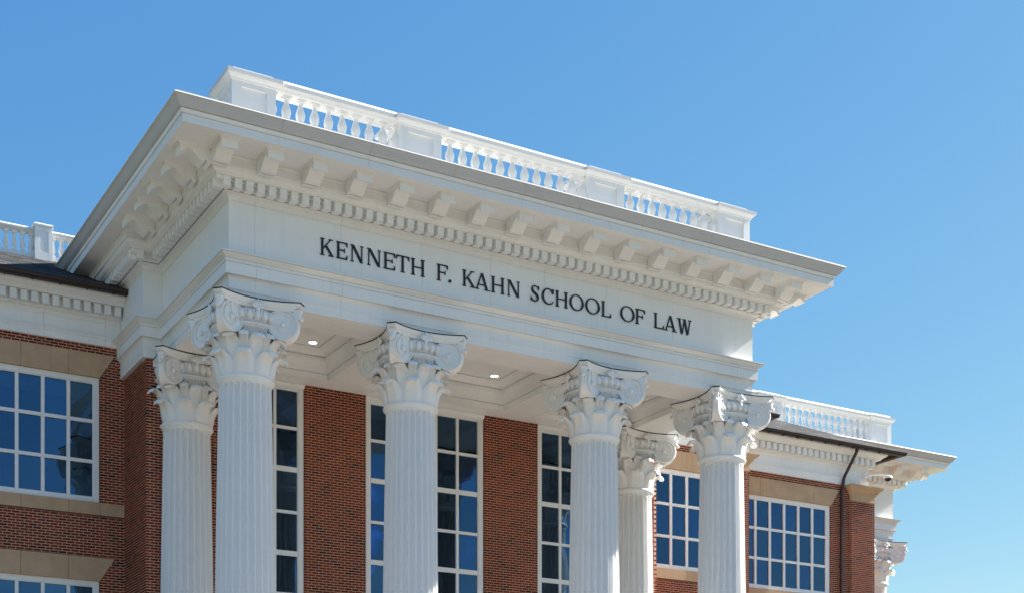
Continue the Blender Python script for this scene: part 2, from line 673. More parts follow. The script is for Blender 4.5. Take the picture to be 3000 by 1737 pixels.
brick_wall(pav, (-PB, YW), (0, 1), (-1, 0), sp_side, 5.2, 13.308, phase=(BD + JT, 0), nparts=75, label="shaded brick side return of the pavilion")
obj("wall_base", MB().box(-PB + 0.01, PB - 0.01, YW + 0.01, YW + 0.4, 0.9, 5.2).box(-PB + 0.012, -PB + 0.3, YW + 0.4, 6.9, 0, 5.2).mesh("wall_base", FARBRICK), pav)
obj("side_wall", MB().box(PB - 0.3, PB - 0.005, YW + 0.4, 6.9, 0, 13.3).mesh("side_wall", FARBRICK), pav)

ZB = [6.93, 7.97, 9.01, 10.06, 11.15, 12.2, 13.17]
for (a, b, n) in ((-5.52, -3.63, 3), (-1.62, 1.62, 5), (3.63, 5.52, 3)):
    xs = [a + (b - a) * i / n for i in range(n + 1)]
    lab = {-5.52: "tall window behind the two leftmost columns", -1.62: "tall window behind the middle bay", 3.63: "tall window behind the right bay"}[a]
    w = window(pav, xs, [5.3, 5.9] + ZB, YW, fr=0.135, bar=0.075, thick=(0, 3, 5, 1) if False else (1, 3, 5), face=0.03, label=lab)
    obj("window_header", sweep([(a - 0.15, YW + 0.03), (b + 0.15, YW + 0.03)], [(-0.1, 13.23), (0.03, 13.23), (0.035, 13.26), (0.06, 13.29), (0.065, SOF - 0.006), (-0.1, SOF - 0.006)]).mesh("window_header", WHITE), w)

# --- entablature
JX = [-6.59, -4.575, -2.55, -0.75, 0.75, 2.55, 4.575, 6.59]
YB = 8.6
brk = [(-PF, YB), (-PF, PFY), (-FX, PFY), (-FX, 0), (FX, 0), (FX, PFY), (PF, PFY), (PF, YB)]
strt = [(-FX, 11.0), (-FX, 0), (FX, 0), (FX, 11.0)]


def cuts_for(path, xs, side_y=()):
    out, d = [], 0.0
    for a, b in zip(path, path[1:]):
        L = sqrt((b[0] - a[0]) ** 2 + (b[1] - a[1]) ** 2)
        if abs(b[1] - a[1]) < 1e-6 and L > 5:
            out += [d + (x - a[0]) for x in xs]
        elif abs(b[0] - a[0]) < 1e-6 and L > 3:
            for y in side_y:
                if min(a[1], b[1]) + 0.3 < y < max(a[1], b[1]) - 0.3:
                    out.append(d + abs(y - a[1]))
        d += L
    return out


core = sweep(brk, [(-0.5, SOF + 0.01), (-0.012, SOF + 0.012), (-0.012, 15.5), (0.10, 15.6), (0.20, 15.62), (0.20, 16.08), (-0.5, 16.08)])
ent = obj("entablature", core.mesh("entablature", DARKGAP), pav)
arch_p = [(-0.6, SOF), (0.0, SOF), (0.0, SOF + 0.155), (0.008, SOF + 0.158), (0.010, SOF + 0.170), (0.016, SOF + 0.173), (0.016, SOF + 0.19), (0.0, SOF + 0.195)] + \
    arc(0.0, 13.708, 0.084, 13.795, 'cav', 6) + [(0.07, 13.797), (0.07, 13.803), (0.093, 13.804), (0.093, 14.048), (0.078, 14.049), (0.078, 14.055), (0.105, 14.056), (0.105, 14.072), (0.112, 14.075), (0.112, 14.115), (0.09, 14.116), (0.09, 14.122)] + \
    arc(0.118, 14.125, 0.215, 14.205, 'cyma', 8) + [(0.19, 14.207), (0.19, 14.213), (0.234, 14.214), (0.234, 14.238), (-0.02, 14.262), (-0.02, 14.262), (-0.6, 14.262)]
SY = (2.35,)
for s in split_path(brk, cuts_for(brk, JX, SY)):
    obj("architrave_panel", sweep(s, arch_p).mesh("architrave_panel", WHITE, True, 25), ent)
fr_p = [(-0.1, 14.266), (0.0, 14.266), (0.0, 15.392), (-0.1, 15.392)]
for s in split_path(brk, cuts_for(brk, JX, SY)):
    obj("frieze_panel", sweep(s, fr_p).mesh("frieze_panel", WHITE, True, 25), ent)
bed_p = [(-0.1, 15.395), (0.008, 15.395), (0.008, 15.42), (0.02, 15.425)] + arc(0.02, 15.43, 0.14, 15.515, 'cav', 6) + [(0.15, 15.52), (0.15, 15.547), (-0.1, 15.547)]
for s in split_path(brk, cuts_for(brk, JX, SY)):
    obj("bed_moulding", sweep(s, bed_p).mesh("bed_moulding", WHITE, True, 25), ent)
# dark perforated vent strip above the bed moulding, then the dentil backing band
obj("vent_strip", sweep(brk, [(-0.1, 15.549), (0.156, 15.549), (0.156, 15.5545), (-0.1, 15.5545)]).mesh("vent_strip", DARKGAP), ent)
obj("dentil_band", sweep(brk, [(-0.1, 15.556), (0.19, 15.556), (0.215, 15.58), (0.215, 15.715), (-0.1, 15.715)]).mesh("dentil_band", WHITE), ent)
ov_p = [(0.1, 15.718), (0.43, 15.718), (0.44, 15.722), (0.44, 15.742)] + arc(0.445, 15.745, 0.545, 15.862, 'ov', 8) + [(0.575, 15.866), (0.59, 15.868), (0.59, 15.876), (0.1, 15.876)]
for s in split_path(brk, cuts_for(brk, JX, SY)):
    obj("ovolo_moulding", sweep(s, ov_p).mesh("ovolo_moulding", WHITE, True, 25), ent)
obj("bracket_band", sweep(brk, [(0.1, 15.878), (0.575, 15.878), (0.575, 16.035), (0.585, 16.04), (0.60, 16.07), (0.605, 16.084), (0.1, 16.084)]).mesh("bracket_band", WHITE, True, 25), ent)

# dentils: shared mesh, outward -Y, local origin at band face
DW, DH = 0.157, 0.2
dent = MB().box(-DW / 2, DW / 2, -0.12, 0.08, -DH / 2, DH / 2)
dent.box(-DW / 2 - 0.048, DW / 2 + 0.048, -0.02, 0.075, DH / 2 - 0.05, DH / 2 + 0.0)
dent_me = dent.mesh("dentil", WHITE)
for k in range(59):
    obj("dentil", dent_me, ent, loc=(-7.351 + 0.2535 * k, -0.291, 15.612))
for sgn in (-1, 1):
    for k in range(19):
        y = -0.165 + 0.2535 * k
        if y < PFY - 0.45:
            obj("dentil", dent_me, ent, loc=(sgn * (FX + 0.291), y, 15.612), rz=-sgn * -pi / 2 if sgn > 0 else -pi / 2)
    for k in range(9):
        y = PFY - 0.165 + 0.2535 * k
        obj("dentil", dent_me, ent, loc=(sgn * (PF + 0.291), y, 15.612), rz=pi / 2 if sgn > 0 else -pi / 2)
    for x in (PF + 0.291 - 0.115,):
        obj("dentil", dent_me, ent, loc=(sgn * x, PFY - 0.291, 15.612))
    obj("corner_block", MB().box(-0.07, 0.07, -0.07, 0.07, -0.045, 0.045).mesh("corner_block", WHITE), ent, loc=(sgn * (FX + 0.315), -0.315, 15.672))
    obj("corner_block", MB().box(-0.07, 0.07, -0.07, 0.07, -0.045, 0.045).mesh("corner_block", WHITE), ent, loc=(sgn * (PF + 0.315), PFY - 0.315, 15.672))


# modillions: side profile (d outward, z) extruded across
def modillion_mesh(w=0.345):
    pr = [(0.0, 16.055)]
    pr += [(0.67, 16.055), (0.67, 15.895)]
    # S curve underside
    for i in range(0, 15):
        t = i / 14
        d = 0.63 - 0.47 * t
        z = 15.905 + 0.085 * sin(pi * min(1, t * 1.75)) * (1 if t < 0.571 else 0) - (0.115 * sin(pi / 2 * max(0, (t - 0.571) / 0.429)) if t >= 0.571 else 0)
        pr.append((d, z))
    pr += [(0.15, 15.79), (0.15, 15.83), (0.10, 15.83), (0.10, 15.79), (0.0, 15.79)]
    # smooth z for curve handled above
    m = MB()
    m.rings([[(-w / 2, -d, z) for d, z in pr], [(w / 2, -d, z) for d, z in pr]])
    # small crown round the top
    for i, (e, za, zb) in enumerate(((0.022, 16.052, 16.068), (0.04, 16.066, 16.087))):
        m.box(-w / 2 - e, w / 2 + e, -0.67 - e, 0, za, zb)
    return m.mesh("modillion", WHITE, True, 30)


mod_me = modillion_mesh()
YM = 0.585
for k in range(16):
    obj("modillion", mod_me, ent, loc=(-7.597 + 1.013 * k, -YM, 0.004))
for sgn in (-1, 1):
    for k in range(5):
        obj("modillion", mod_me, ent, loc=(sgn * (FX + YM), -0.447 + 1.018 * k, 0.004), rz=-pi / 2 if sgn < 0 else pi / 2)

# --- crown cornice
corona = [(0.05, 16.09), (1.474, 16.09), (1.474, 16.258), (0.05, 16.258)]
steps = [(0.05, 16.2595), (1.455, 16.2595), (1.455, 16.266), (1.486, 16.267), (1.486, 16.272), (1.499, 16.275), (1.507, 16.30), (1.515, 16.332), (1.523, 16.335), (1.523, 16.341), (0.05, 16.341)]
crown = [(0.05, 16.342), (1.50, 16.342), (1.50, 16.349), (1.545, 16.350), (1.547, 16.357)] + \
    arc(1.552, 16.36, 1.69, 16.522, 'recta', 14) + [(1.694, 16.524), (1.694, 16.536), (0.05, 16.536)]
csegs = split_path(strt, cuts_for(strt, JX, (2.35, 5.0)))
for s in csegs:
    obj("corona_panel", sweep(s, corona).mesh("corona_panel", WHITE), ent)
    obj("stepped_moulding", sweep(s, steps).mesh("stepped_moulding", WHITE, True, 25), ent)
    obj("cornice_segment", sweep(s, crown).mesh("cornice_segment", CROWN, True, 25), ent)
obj("drip_edge", sweep(strt, [(0.05, 16.538), (1.704, 16.538), (1.708, 16.544), (1.692, 16.562), (0.05, 16.562)]).mesh("drip_edge", WHITE), ent)
obj("edge_flashing", sweep(strt, [(1.50, 16.563), (1.690, 16.563), (1.645, 16.605), (1.60, 16.607), (1.50, 16.57)]).mesh("edge_flashing", FLASH), ent)
obj("roof_membrane", sweep(strt, [(0.05, 16.5625), (1.49, 16.5625), (1.62, 16.609), (0.05, 16.622)]).mesh("roof_membrane", MEMBRANE), ent)
obj("portico_roof", MB().box(-FX - 0.06, FX + 0.06, -0.06, 11.0, 16.54, 16.63).mesh("portico_roof", MEMBRANE), pav)

# --- portico ceiling with three coffers
ceil = MB()
CY0, CY1 = 1.04, 4.25
cof = [(-6.05, -3.09), (-2.06, 2.06), (3.09, 6.05)]
zt = 14.02
xs_ = [-6.58, cof[0][0], cof[0][1], cof[1][0], cof[1][1], cof[2][0], cof[2][1], 6.58]
ceil.box(-6.58, 6.58, 0.59, CY0 - 0.004, SOF + 0.001, SOF + 0.06)
ceil.box(-6.58, 6.58, CY1 + 0.004, YW + 0.3, SOF + 0.001, SOF + 0.06)
for i in range(0, 8, 2):
    ceil.box(xs_[i] + (0.004 if i else 0), xs_[i + 1] - (0.004 if i < 6 else 0), CY0 - 0.004, CY1 + 0.004, SOF + 0.001, SOF + 0.06)
ce = obj("portico_ceiling", ceil.mesh("portico_ceiling", WHITE), pav)
for sgn in (-1, 1):
    pass
for (a, b) in cof:
    loop = [(a, CY0), (b, CY0), (b, CY1), (a, CY1)]
    # ring profile: (inset, z)
    pf = [(0.0, SOF + 0.002), (0.0, SOF + 0.15), (-0.03, SOF + 0.151), (-0.03, SOF + 0.160), (0.02, SOF + 0.161), (0.02, SOF + 0.21), (0.035, SOF + 0.212)]
    pf += [(0.035 + 0.06 * t, SOF + 0.215 + 0.19 * t + 0.03 * sin(pi * t)) for t in (0, .15, .3, .45, .6, .75, .9, 1)]
    pf += [(0.11, SOF + 0.45), (0.11, SOF + 0.53), (0.07, SOF + 0.531), (0.07, SOF + 0.541), (0.13, SOF + 0.543)]
    pf += [(0.13 + 0.26 * (1 - cos(t * pi / 2)), SOF + 0.545 + 0.10 * sin(t * pi / 2)) for t in (0.2, .4, .6, .8, 1)]
    pf += [(0.41, zt - 0.035), (0.41, zt - 0.012)]
    rs = []
    for ins, z in pf:
        rs.append([(a + ins, CY0 + ins, z), (b - ins, CY0 + ins, z), (b - ins, CY1 - ins, z), (a + ins, CY1 - ins, z)])
    m = MB()
    m.rings(rs, cap=False)
    obj("coffer_moulding", m.mesh("coffer_moulding", WHITE, True, 25), ce)
    obj("coffer_panel", MB().box(a + 0.424, b - 0.424, CY0 + 0.424, CY1 - 0.424, zt - 0.02, zt + 0.02).mesh("coffer_panel", WHITE), ce)
    obj("coffer_back", MB().box(a - 0.1, b + 0.1, CY0 - 0.1, CY1 + 0.1, zt + 0.03, zt + 0.06).mesh("coffer_back", DARKGAP), ce)

# ceiling downlights
dl_ring = MB()
dl_ring.lathe([(0.10, 0.0), (0.135, 0.0), (0.14, -0.008), (0.105, -0.012), (0.098, -0.006)], 24, cap=False)
dl_ring_me = dl_ring.mesh("trim_ring", TRIM, True)
dl_lens_me = MB().lathe([(0.0001, -0.004), (0.07, -0.005), (0.099, -0.002), (0.099, 0.01)], 24, cap=False).mesh("lens", LAMP, True)
names = {0: "left", 1: "middle", 2: "right"}
for i, (a, b) in enumerate(cof):
    for jx, x in ((0, a + 0.68), (1, b - 0.68)):
        for jy, y in ((0, CY0 + 0.68), (1, CY1 - 0.68)):
            lab = "small round lit ceiling downlight in the %s coffer, %s %s corner" % (names[i], "back" if jy else "front", "right" if jx else "left")
            t = thing("downlight", lab, "ceiling light", (x, y, zt - 0.021), "downlights in the portico ceiling")
            obj("trim_ring", dl_ring_me, t, (0, 0, 0), local=True)
            obj("lens", dl_lens_me, t, (0, 0, 0), local=True)

# ================================================================== LETTERING
LH, LZ = 0.375, 14.648
TH, TN, SH, SE = 0.051, 0.023, 0.017, 0.026
LET = [('K', -5.079, -4.752), ('E', -4.697, -4.422), ('N', -4.358, -4.03), ('N', -3.95, -3.60), ('E', -3.537, -3.245), ('T', -3.225, -2.885), ('H', -2.843, -2.493), ('F', -2.18, -1.891), ('.', -1.877, -1.799), ('K', -1.508, -1.171), ('A', -1.19, -0.77), ('H', -0.736, -0.378), ('N', -0.306, 0.048), ('S', 0.341, 0.587), ('C', 0.661, 0.995), ('H', 1.05, 1.402), ('O', 1.453, 1.86), ('O', 1.912, 2.335), ('L', 2.387, 2.674), ('O', 2.949, 3.376), ('F', 3.411, 3.70), ('L', 3.979, 4.285), ('A', 4.285, 4.70), ('W', 4.70, 5.149)]


def letter(ch, w):
    H = LH
    P = []   # convex polygons in (x, z)

    def bx(x0, x1, z0, z1):
        P.append([(x0, z0), (x1, z0), (x1, z1), (x0, z1)])

    def stem(x, t, top=True, bot=True):
        bx(x - t / 2, x + t / 2, 0, H)
        if bot:
            bx(x - t / 2 - SE, x + t / 2 + SE, 0, SH)
        if top:
            bx(x - t / 2 - SE, x + t / 2 + SE, H - SH, H)

    def diag(x0, z0, x1, z1, t):
        P.append([(x0 - t / 2, z0), (x0 + t / 2, z0), (x1 + t / 2, z1), (x1 - t / 2, z1)])

    def curve(pts, ws):
        n = len(pts)
        L, R = [], []
        for i in range(n):
            a, b = pts[max(0, i - 1)], pts[min(n - 1, i + 1)]
            d = Vector((b[0] - a[0], b[1] - a[1])).normalized()
            nn = Vector((-d.y, d.x)) * ws[i] / 2
            L.append((pts[i][0] + nn.x, pts[i][1] + nn.y))
            R.append((pts[i][0] - nn.x, pts[i][1] - nn.y))
        for i in range(n - 1):
            P.append([R[i], R[i + 1], L[i + 1], L[i]])
    xl = SE + TH / 2
    if ch in 'KEFL':
        stem(xl, TH)
    if ch == 'K':
        diag(xl + TH * 0.4, 0.40 * H, w - 0.075, H - 0.006, TN * 1.5)
        diag(w - TH * 0.75, 0.006, xl + 0.085, 0.58 * H, TH * 1.2)
        bx(w - 0.125, w - 0.02, H - SH, H)
        bx(w - 0.13, w, 0, SH)
    if ch in 'EF':
        bx(xl, w - 0.015, H - TN, H)
        P.append([(w - 0.05, H - TN), (w - 0.012, H - 0.095), (w + 0.0, H - 0.095), (w - 0.003, H)])
        bx(xl, w - 0.075, 0.52 * H - TN / 2, 0.52 * H + TN / 2)
        P.append([(w - 0.09, 0.52 * H - 0.015), (w - 0.075, 0.52 * H - 0.05), (w - 0.065, 0.52 * H - 0.05), (w - 0.065, 0.52 * H + 0.05), (w - 0.075, 0.52 * H + 0.05), (w - 0.09, 0.52 * H + 0.015)])
    if ch in 'EL':
        bx(xl, w - 0.005, 0, TN)
        P.append([(w - 0.06, TN * 0.8), (w - 0.012, 0.0), (w + 0.004, 0.10), (w - 0.008, 0.10)])
    if ch == 'N':
        a, b = SE + TN / 2 + 0.012, w - SE - TN / 2 - 0.005
        bx(a - TN / 2, a + TN / 2, 0, H)
        bx(a - TN / 2 - SE, a + TN / 2 + SE, 0, SH)
        bx(a - TN / 2 - SE, a + TN / 2 + 0.02, H - SH, H)
        bx(b - TN / 2, b + TN / 2, 0, H)
        bx(b - TN / 2 - SE, b + TN / 2 + SE, H - SH, H)
        diag(b - TH * 0.1, 0, a + TH * 0.25, H, TH * 1.25)
    if ch == 'T':
        stem(w / 2, TH, top=False)
        bx(0.012, w - 0.012, H - TN, H)
        for s in (-1, 1):
            c = w / 2 + s * (w / 2)
            P.append([(c, H - 0.10), (c - s * 0.012, H - 0.10), (c - s * 0.055, H - TN), (c - s * 0.006, H)])
    if ch == 'H':
        stem(xl, TH)
        stem(w - xl, TH)
        bx(xl, w - xl, 0.5 * H - TN / 2, 0.5 * H + TN / 2)
    if ch == '.':
        P.append([(w / 2 + 0.036 * cos(2 * pi * i / 16), 0.034 + 0.036 * sin(2 * pi * i / 16)) for i in range(16)])
    if ch == 'A':
        ap = w * 0.47
        diag(0.062, 0, ap, H + 0.008, TN * 1.35)
        diag(w - 0.082, 0, ap + 0.004, H + 0.008, TH * 1.12)
        bx(0.12, w - 0.13, 0.30 * H - TN / 2, 0.30 * H + TN / 2)
        bx(0.005, 0.125, 0, SH)
        bx(w - 0.155, w - 0.004, 0, SH)
    if ch == 'W':
        a0, a1, mid, b1, c0 = 0.062, w * 0.33, w * 0.52, w * 0.73, w - 0.04
        diag(a1, -0.006, a0, H, TH * 1.1)
        diag(a1 + 0.012, -0.006, mid, H, TN * 1.25)
        diag(b1, -0.006, mid, H, TH * 1.1)
        diag(b1 + 0.012, -0.006, c0, H, TN * 1.25)
        bx(-0.004, 0.12, H - SH, H)
        bx(mid - 0.06, mid + 0.04, H - SH, H)
        bx(c0 - 0.055, c0 + 0.045, H - SH, H)
    if ch == 'O':
        n = 40
        for i in range(n):
            a0, a1 = 2 * pi * i / n, 2 * pi * (i + 1) / n
            f = lambda a, k: (w / 2 + (w / 2 - k * TH) * cos(a), H / 2 + (H / 2 + 0.008 - k * TN * 0.9) * sin(a))
            P.append([f(a0, 1), f(a0, 0), f(a1, 0), f(a1, 1)])
    if ch == 'C':
        pts, ws = [], []
        for i in range(33):
            a = radians(48 + (312 - 48) * i / 32)
            pts.append((w * 0.56 + (w * 0.56 - TH / 2) * cos(a), H / 2 + (H / 2 + 0.006 - TN / 2) * sin(a)))
            ws.append(TN + (TH - TN) * max(0, -cos(a)) ** 1.2)
        curve(pts, ws)
        P.append([(w - 0.03, H - 0.115), (w - 0.005, H - 0.115), (w - 0.005, H), (w - 0.022, H), (w - 0.09, H - 0.03)])
        P.append([(w - 0.085, 0.022), (w - 0.06, 0.01), (w + 0.0, 0.085), (w - 0.01, 0.095)])
    if ch == 'S':
        ctl = [(0.90, 0.80), (0.80, 0.935), (0.52, 0.985), (0.26, 0.90), (0.20, 0.76), (0.30, 0.62), (0.52, 0.52), (0.74, 0.41), (0.84, 0.26), (0.74, 0.09), (0.48, 0.02), (0.22, 0.07), (0.07, 0.22)]
        wd = [0.016, 0.020, 0.024, 0.036, 0.046, 0.052, 0.056, 0.053, 0.047, 0.036, 0.024, 0.020, 0.016]
        pts, ws = [], []
        for i in range(len(ctl) - 1):
            p0, p1, p2, p3 = [ctl[max(0, min(len(ctl) - 1, i + k))] for k in (-1, 0, 1, 2)]
            for t in (0, .25, .5, .75):
                q = [0.5 * (2 * p1[k] + (p2[k] - p0[k]) * t + (2 * p0[k] - 5 * p1[k] + 4 * p2[k] - p3[k]) * t * t + (3 * p1[k] - p0[k] - 3 * p2[k] + p3[k]) * t ** 3) for k in (0, 1)]
                pts.append((q[0] * w, q[1] * H))
                ws.append(wd[i] + (wd[i + 1] - wd[i]) * t)
        curve(pts, ws)
        P.append([(w * 0.88, H * 0.73), (w * 0.93, H * 0.73), (w * 0.94, H * 0.985), (w * 0.89, H * 0.985)])
        P.append([(w * 0.04, H * 0.015), (w * 0.09, H * 0.015), (w * 0.10, H * 0.28), (w * 0.05, H * 0.28)])
    return P


sign = thing("sign_lettering", "black serif raised letters KENNETH F. KAHN SCHOOL OF LAW across the white frieze", "sign", (0, 0, LZ))
for ch, x0, x1 in LET:
    m = MB()
    for i, poly in enumerate(letter(ch, x1 - x0)):
        e = 0.0004 * i
        fr_ = [(x, -0.026 - e, z) for x, z in poly]
        bk_ = [(x, -0.006, z) for x, z in poly]
        m.rings([fr_, bk_])
    nm = "period" if ch == '.' else "letter"
    obj(nm, m.mesh(nm, BLACK), sign, (x0, 0, LZ))

# ================================================================== COLUMNS
Z0 = 0.9        # porch floor; column meshes are local, z above the floor
o = obj("porch", MB().box(-8.6, 8.6, -1.6, YW + 0.01, 0.0, Z0).box(-8.9, 8.9, -2.0, -1.6, 0, 0.6).box(-9.2, 9.2, -2.4, -2.0, 0, 0.3).mesh("porch", PORCH))
o["kind"] = "structure"

RT = 0.574


def shaft_mesh():
    nf, sub = 24, 16
    zt_ = 11.60 - Z0
    heights = [0.55, 0.75, 2.0, 4.0, 6.0, 8.0, 9.2, 10.2]
    fw = RT * 2 * pi / nf * 0.39
    heights += [zt_ - fw * k for k in (1.6, 1.0, 0.85, 0.7, 0.5, 0.3, 0.15, 0.05, 0.0)] + [zt_ + 0.01, 11.66 - Z0 + 0.03]

    def rad(z):
        t = max(0, min(1, (zt_ - z) / (zt_ - 0.55)))
        return RT + 0.125 * (1 - (1 - t) ** 1.6)
    rs = []
    for z in heights:
        r = rad(z)
        ring = []
        h = zt_ - z
        for i in range(nf):
            for k in range(sub):
                a = 2 * pi * (i + k / sub) / nf
                u = (k / sub - 0.5) / 0.39          # -1.25 .. 1.25, flute for |u|<1
                if h <= 0:
                    d = 0
                else:
                    lim = 1.0 if h >= fw else sqrt(max(0, 1 - ((fw - h) / fw) ** 2))
                    d = 0.10 * sqrt(max(0, 1 - (u / lim) ** 2)) * min(1, lim * 1.1) if lim > 0.02 and abs(u) < lim else 0
                ring.append(((r - d) * cos(a), (r - d) * sin(a), z))
        rs.append(ring)
    return MB().rings(rs, True).mesh("shaft", WHITE_COL, True, 40)


def base_mesh():
    m = MB().box(-0.95, 0.95, -0.95, 0.95, 0, 0.18)
    m.lathe([(0.93, 0.18), (0.95, 0.24), (0.93, 0.30), (0.86, 0.33), (0.80, 0.36), (0.79, 0.40), (0.83, 0.43), (0.85, 0.47), (0.83, 0.51), (0.76, 0.53), (0.72, 0.56)], 40)
    return m.mesh("base", WHITE_COL, True)


def dz(z):
    return z - Z0


def astragal_mesh():
    pr = [(0.56, dz(11.635)), (0.59, dz(11.64)), (0.60, dz(11.66)), (0.605, dz(11.672))]
    pr += [(0.605 + 0.04 * sin(t), dz(11.73) - 0.05 * cos(t)) for t in [pi * k / 10 for k in range(0, 11)]]
    pr += [(0.59, dz(11.79)), (0.55, dz(11.80))]
    return MB().lathe(pr, 48).mesh("astragal", WHITE_COL, True, 50)


def bell_mesh():
    pr = [(0.53, 11.77), (0.53, 11.9), (0.535, 12.2), (0.55, 12.45), (0.60, 12.62), (0.67, 12.74), (0.73, 12.79), (0.75, 12.80), (0.765, 12.815), (0.765, 12.835), (0.75, 12.85),
          (0.71, 12.86), (0.70, 12.88), (0.71, 12.90), (0.735, 12.95), (0.76, 13.03), (0.775, 13.10), (0.74, 13.12), (0.70, 13.16), (0.70, 13.2)]
    return MB().lathe([(r, dz(z)) for r, z in pr], 48).mesh("bell", WHITE_COL, True, 40)


def leaf_mesh(path, half, name, wprof=None, rib=0.014, droop=0.05, th=0.022):
    """path [(r, z)] spine, half = half angular width in rad at full width; leaf centred on -Y"""
    NV, NU = 18, 14
    # resample spine
    L = [0]
    for a, b in zip(path, path[1:]):
        L.append(L[-1] + sqrt((b[0] - a[0]) ** 2 + (b[1] - a[1]) ** 2))

    def cat(t):
        s = t * L[-1]
        i = max(k for k in range(len(L)) if L[k] <= s + 1e-9)
        i = min(i, len(path) - 2)
        u = (s - L[i]) / (L[i + 1] - L[i])
        g = lambda k: path[max(0, min(len(path) - 1, k))]
        p0, p1, p2, p3 = g(i - 1), g(i), g(i + 1), g(i + 2)
        return [0.5 * (2 * p1[k] + (p2[k] - p0[k]) * u + (2 * p0[k] - 5 * p1[k] + 4 * p2[k] - p3[k]) * u * u + (3 * p1[k] - p0[k] - 3 * p2[k] + p3[k]) * u ** 3) for k in (0, 1)]
    wp = wprof or [(0, .99), (.2, 1.02), (.4, 1.0), (.55, .88), (.68, .72), (.80, .60), (.90, .54), (1, .40)]

    def wid(v):
        for (a, wa), (b, wb) in zip(wp, wp[1:]):
            if v <= b:
                t = (v - a) / (b - a)
                t = t * t * (3 - 2 * t)
                return wa + (wb - wa) * t
        return wp[-1][1]
    r_base = path[0][0]
    G = []
    for iv in range(NV + 1):
        v0 = iv / NV
        row = []
        for iu in range(NU + 1):
            u = -1 + 2 * iu / NU
            v = v0 * (1 - 0.09 * abs(u) ** 3 * v0 ** 3)
            r, z = cat(v)
            curl = max(0, (v0 - 0.55) / 0.45)
            # cross section: two soft lobes either side of a midrib, edges roll back
            lobe = 0.030 * (abs(u) * (1 - abs(u)) * 4) * min(1, v0 * 5) * (1 - 0.5 * curl)
            ribh = (rib * math.exp(-(u / 0.09) ** 2) - 0.010 * math.exp(-((abs(u) - 0.2) / 0.09) ** 2)) * (1 - v0 * 0.6)
            r += lobe + ribh - 0.045 * abs(u) ** 3 * (1 - curl)
            z += -0.03 * curl * abs(u) ** 2 + 0.006 * curl * math.cos(2 * u * pi)
            r -= 0.02 * curl * abs(u) ** 2.5
            ang = u * half * wid(v0) * (r_base / max(r, 0.3)) ** (0.55)
            row.append(Vector((r * sin(ang), -r * cos(ang), dz(z))))
        G.append(row)
    # normals for thickness
    N = [[None] * (NU + 1) for _ in range(NV + 1)]
    for i in range(NV + 1):
        for j in range(NU + 1):
            a = G[min(i + 1, NV)][j] - G[max(i - 1, 0)][j]
            b = G[i][min(j + 1, NU)] - G[i][max(j - 1, 0)]
            nn = b.cross(a)
            N[i][j] = nn.normalized() if nn.length > 0 else Vector((0, -1, 0))
    vs, fs = [], []
    W = NU + 1
    for i in range(NV + 1):
        for j in range(NU + 1):
            vs.append(tuple(G[i][j]))
    off = len(vs)
    for i in range(NV + 1):
        for j in range(NU + 1):
            vs.append(tuple(G[i][j] - N[i][j] * th * (1 + 0.2 * max(0, i / NV - 0.5) * 2 * (1 - ((i / NV) ** 12)))))
    for i in range(NV):
        for j in range(NU):
            a, b, c, d = i * W + j, i * W + j + 1, (i + 1) * W + j + 1, (i + 1) * W + j
            fs.append((a, b, c, d))
            fs.append((off + d, off + c, off + b, off + a))
    edge = [(0, j) for j in range(NU + 1)] + [(i, NU) for i in range(1, NV + 1)] + [(NV, j) for j in range(NU - 1, -1, -1)] + [(i, 0) for i in range(NV - 1, 0, -1)]
    ids = [i * W + j for i, j in edge]
    for k in range(len(ids)):
        a, b = ids[k], ids[(k + 1) % len(ids)]
        fs.append((b, a, off + a, off + b))
    return MB().add(vs, fs).mesh(name, WHITE_COL, True, 70)


row1 = [(.618, 11.775), (.632, 11.92), (.655, 12.04), (.70, 12.145), (.765, 12.22), (.835, 12.235), (.888, 12.20), (.91, 12.14)]
row2 = [(.585, 11.84), (.605, 12.10), (.64, 12.29), (.69, 12.43), (.755, 12.525), (.84, 12.56), (.905, 12.53), (.935, 12.46)]
row3 = [(.57, 12.10), (.60, 12.32), (.66, 12.48), (.71, 12.57), (.775, 12.61), (.83, 12.585), (.855, 12.52)]
H8 = pi / 8


def abacus_mesh(ymax=9.0):
    cor, cut, mid = 0.945, 0.075, 0.79

    def outline(s):
        pts = []
        for q in range(4):
            a = q * pi / 2
            p0 = Vector((-(cor - cut), -(cor + cut)))
            p1 = Vector(((cor - cut), -(cor + cut)))
            n = 14
            for i in range(n + 1):
                t = i / n
                x = p0.x + (p1.x - p0.x) * t
                y = -(cor + cut) + (cor + cut - mid) * (1 - (2 * t - 1) ** 2)
                X, Y = x * cos(a) - y * sin(a), x * sin(a) + y * cos(a)
                if Y * s > ymax:
                    pts.append((max(-0.8, min(0.8, X * s)), ymax))
                else:
                    pts.append((X * s, Y * s))
        return pts
    m = MB()
    lay = [(13.16, .885), (13.215, .905), (13.218, .93), (13.235, .945), (13.245, .95), (13.248, .962), (13.265, .972), (13.285, .99), (13.303, 1.0), (13.316, 1.0)]
    m.rings([[(x, y, dz(z)) for x, y in outline(s)] for z, s in lay])
    g = MB()
    g.rings([[(x, y, dz(z)) for x, y in outline(1.012)] for z in (13.316, 13.339)])
    return m.mesh("abacus", WHITE_COL, True, 30), g.mesh("gasket", GASKET)


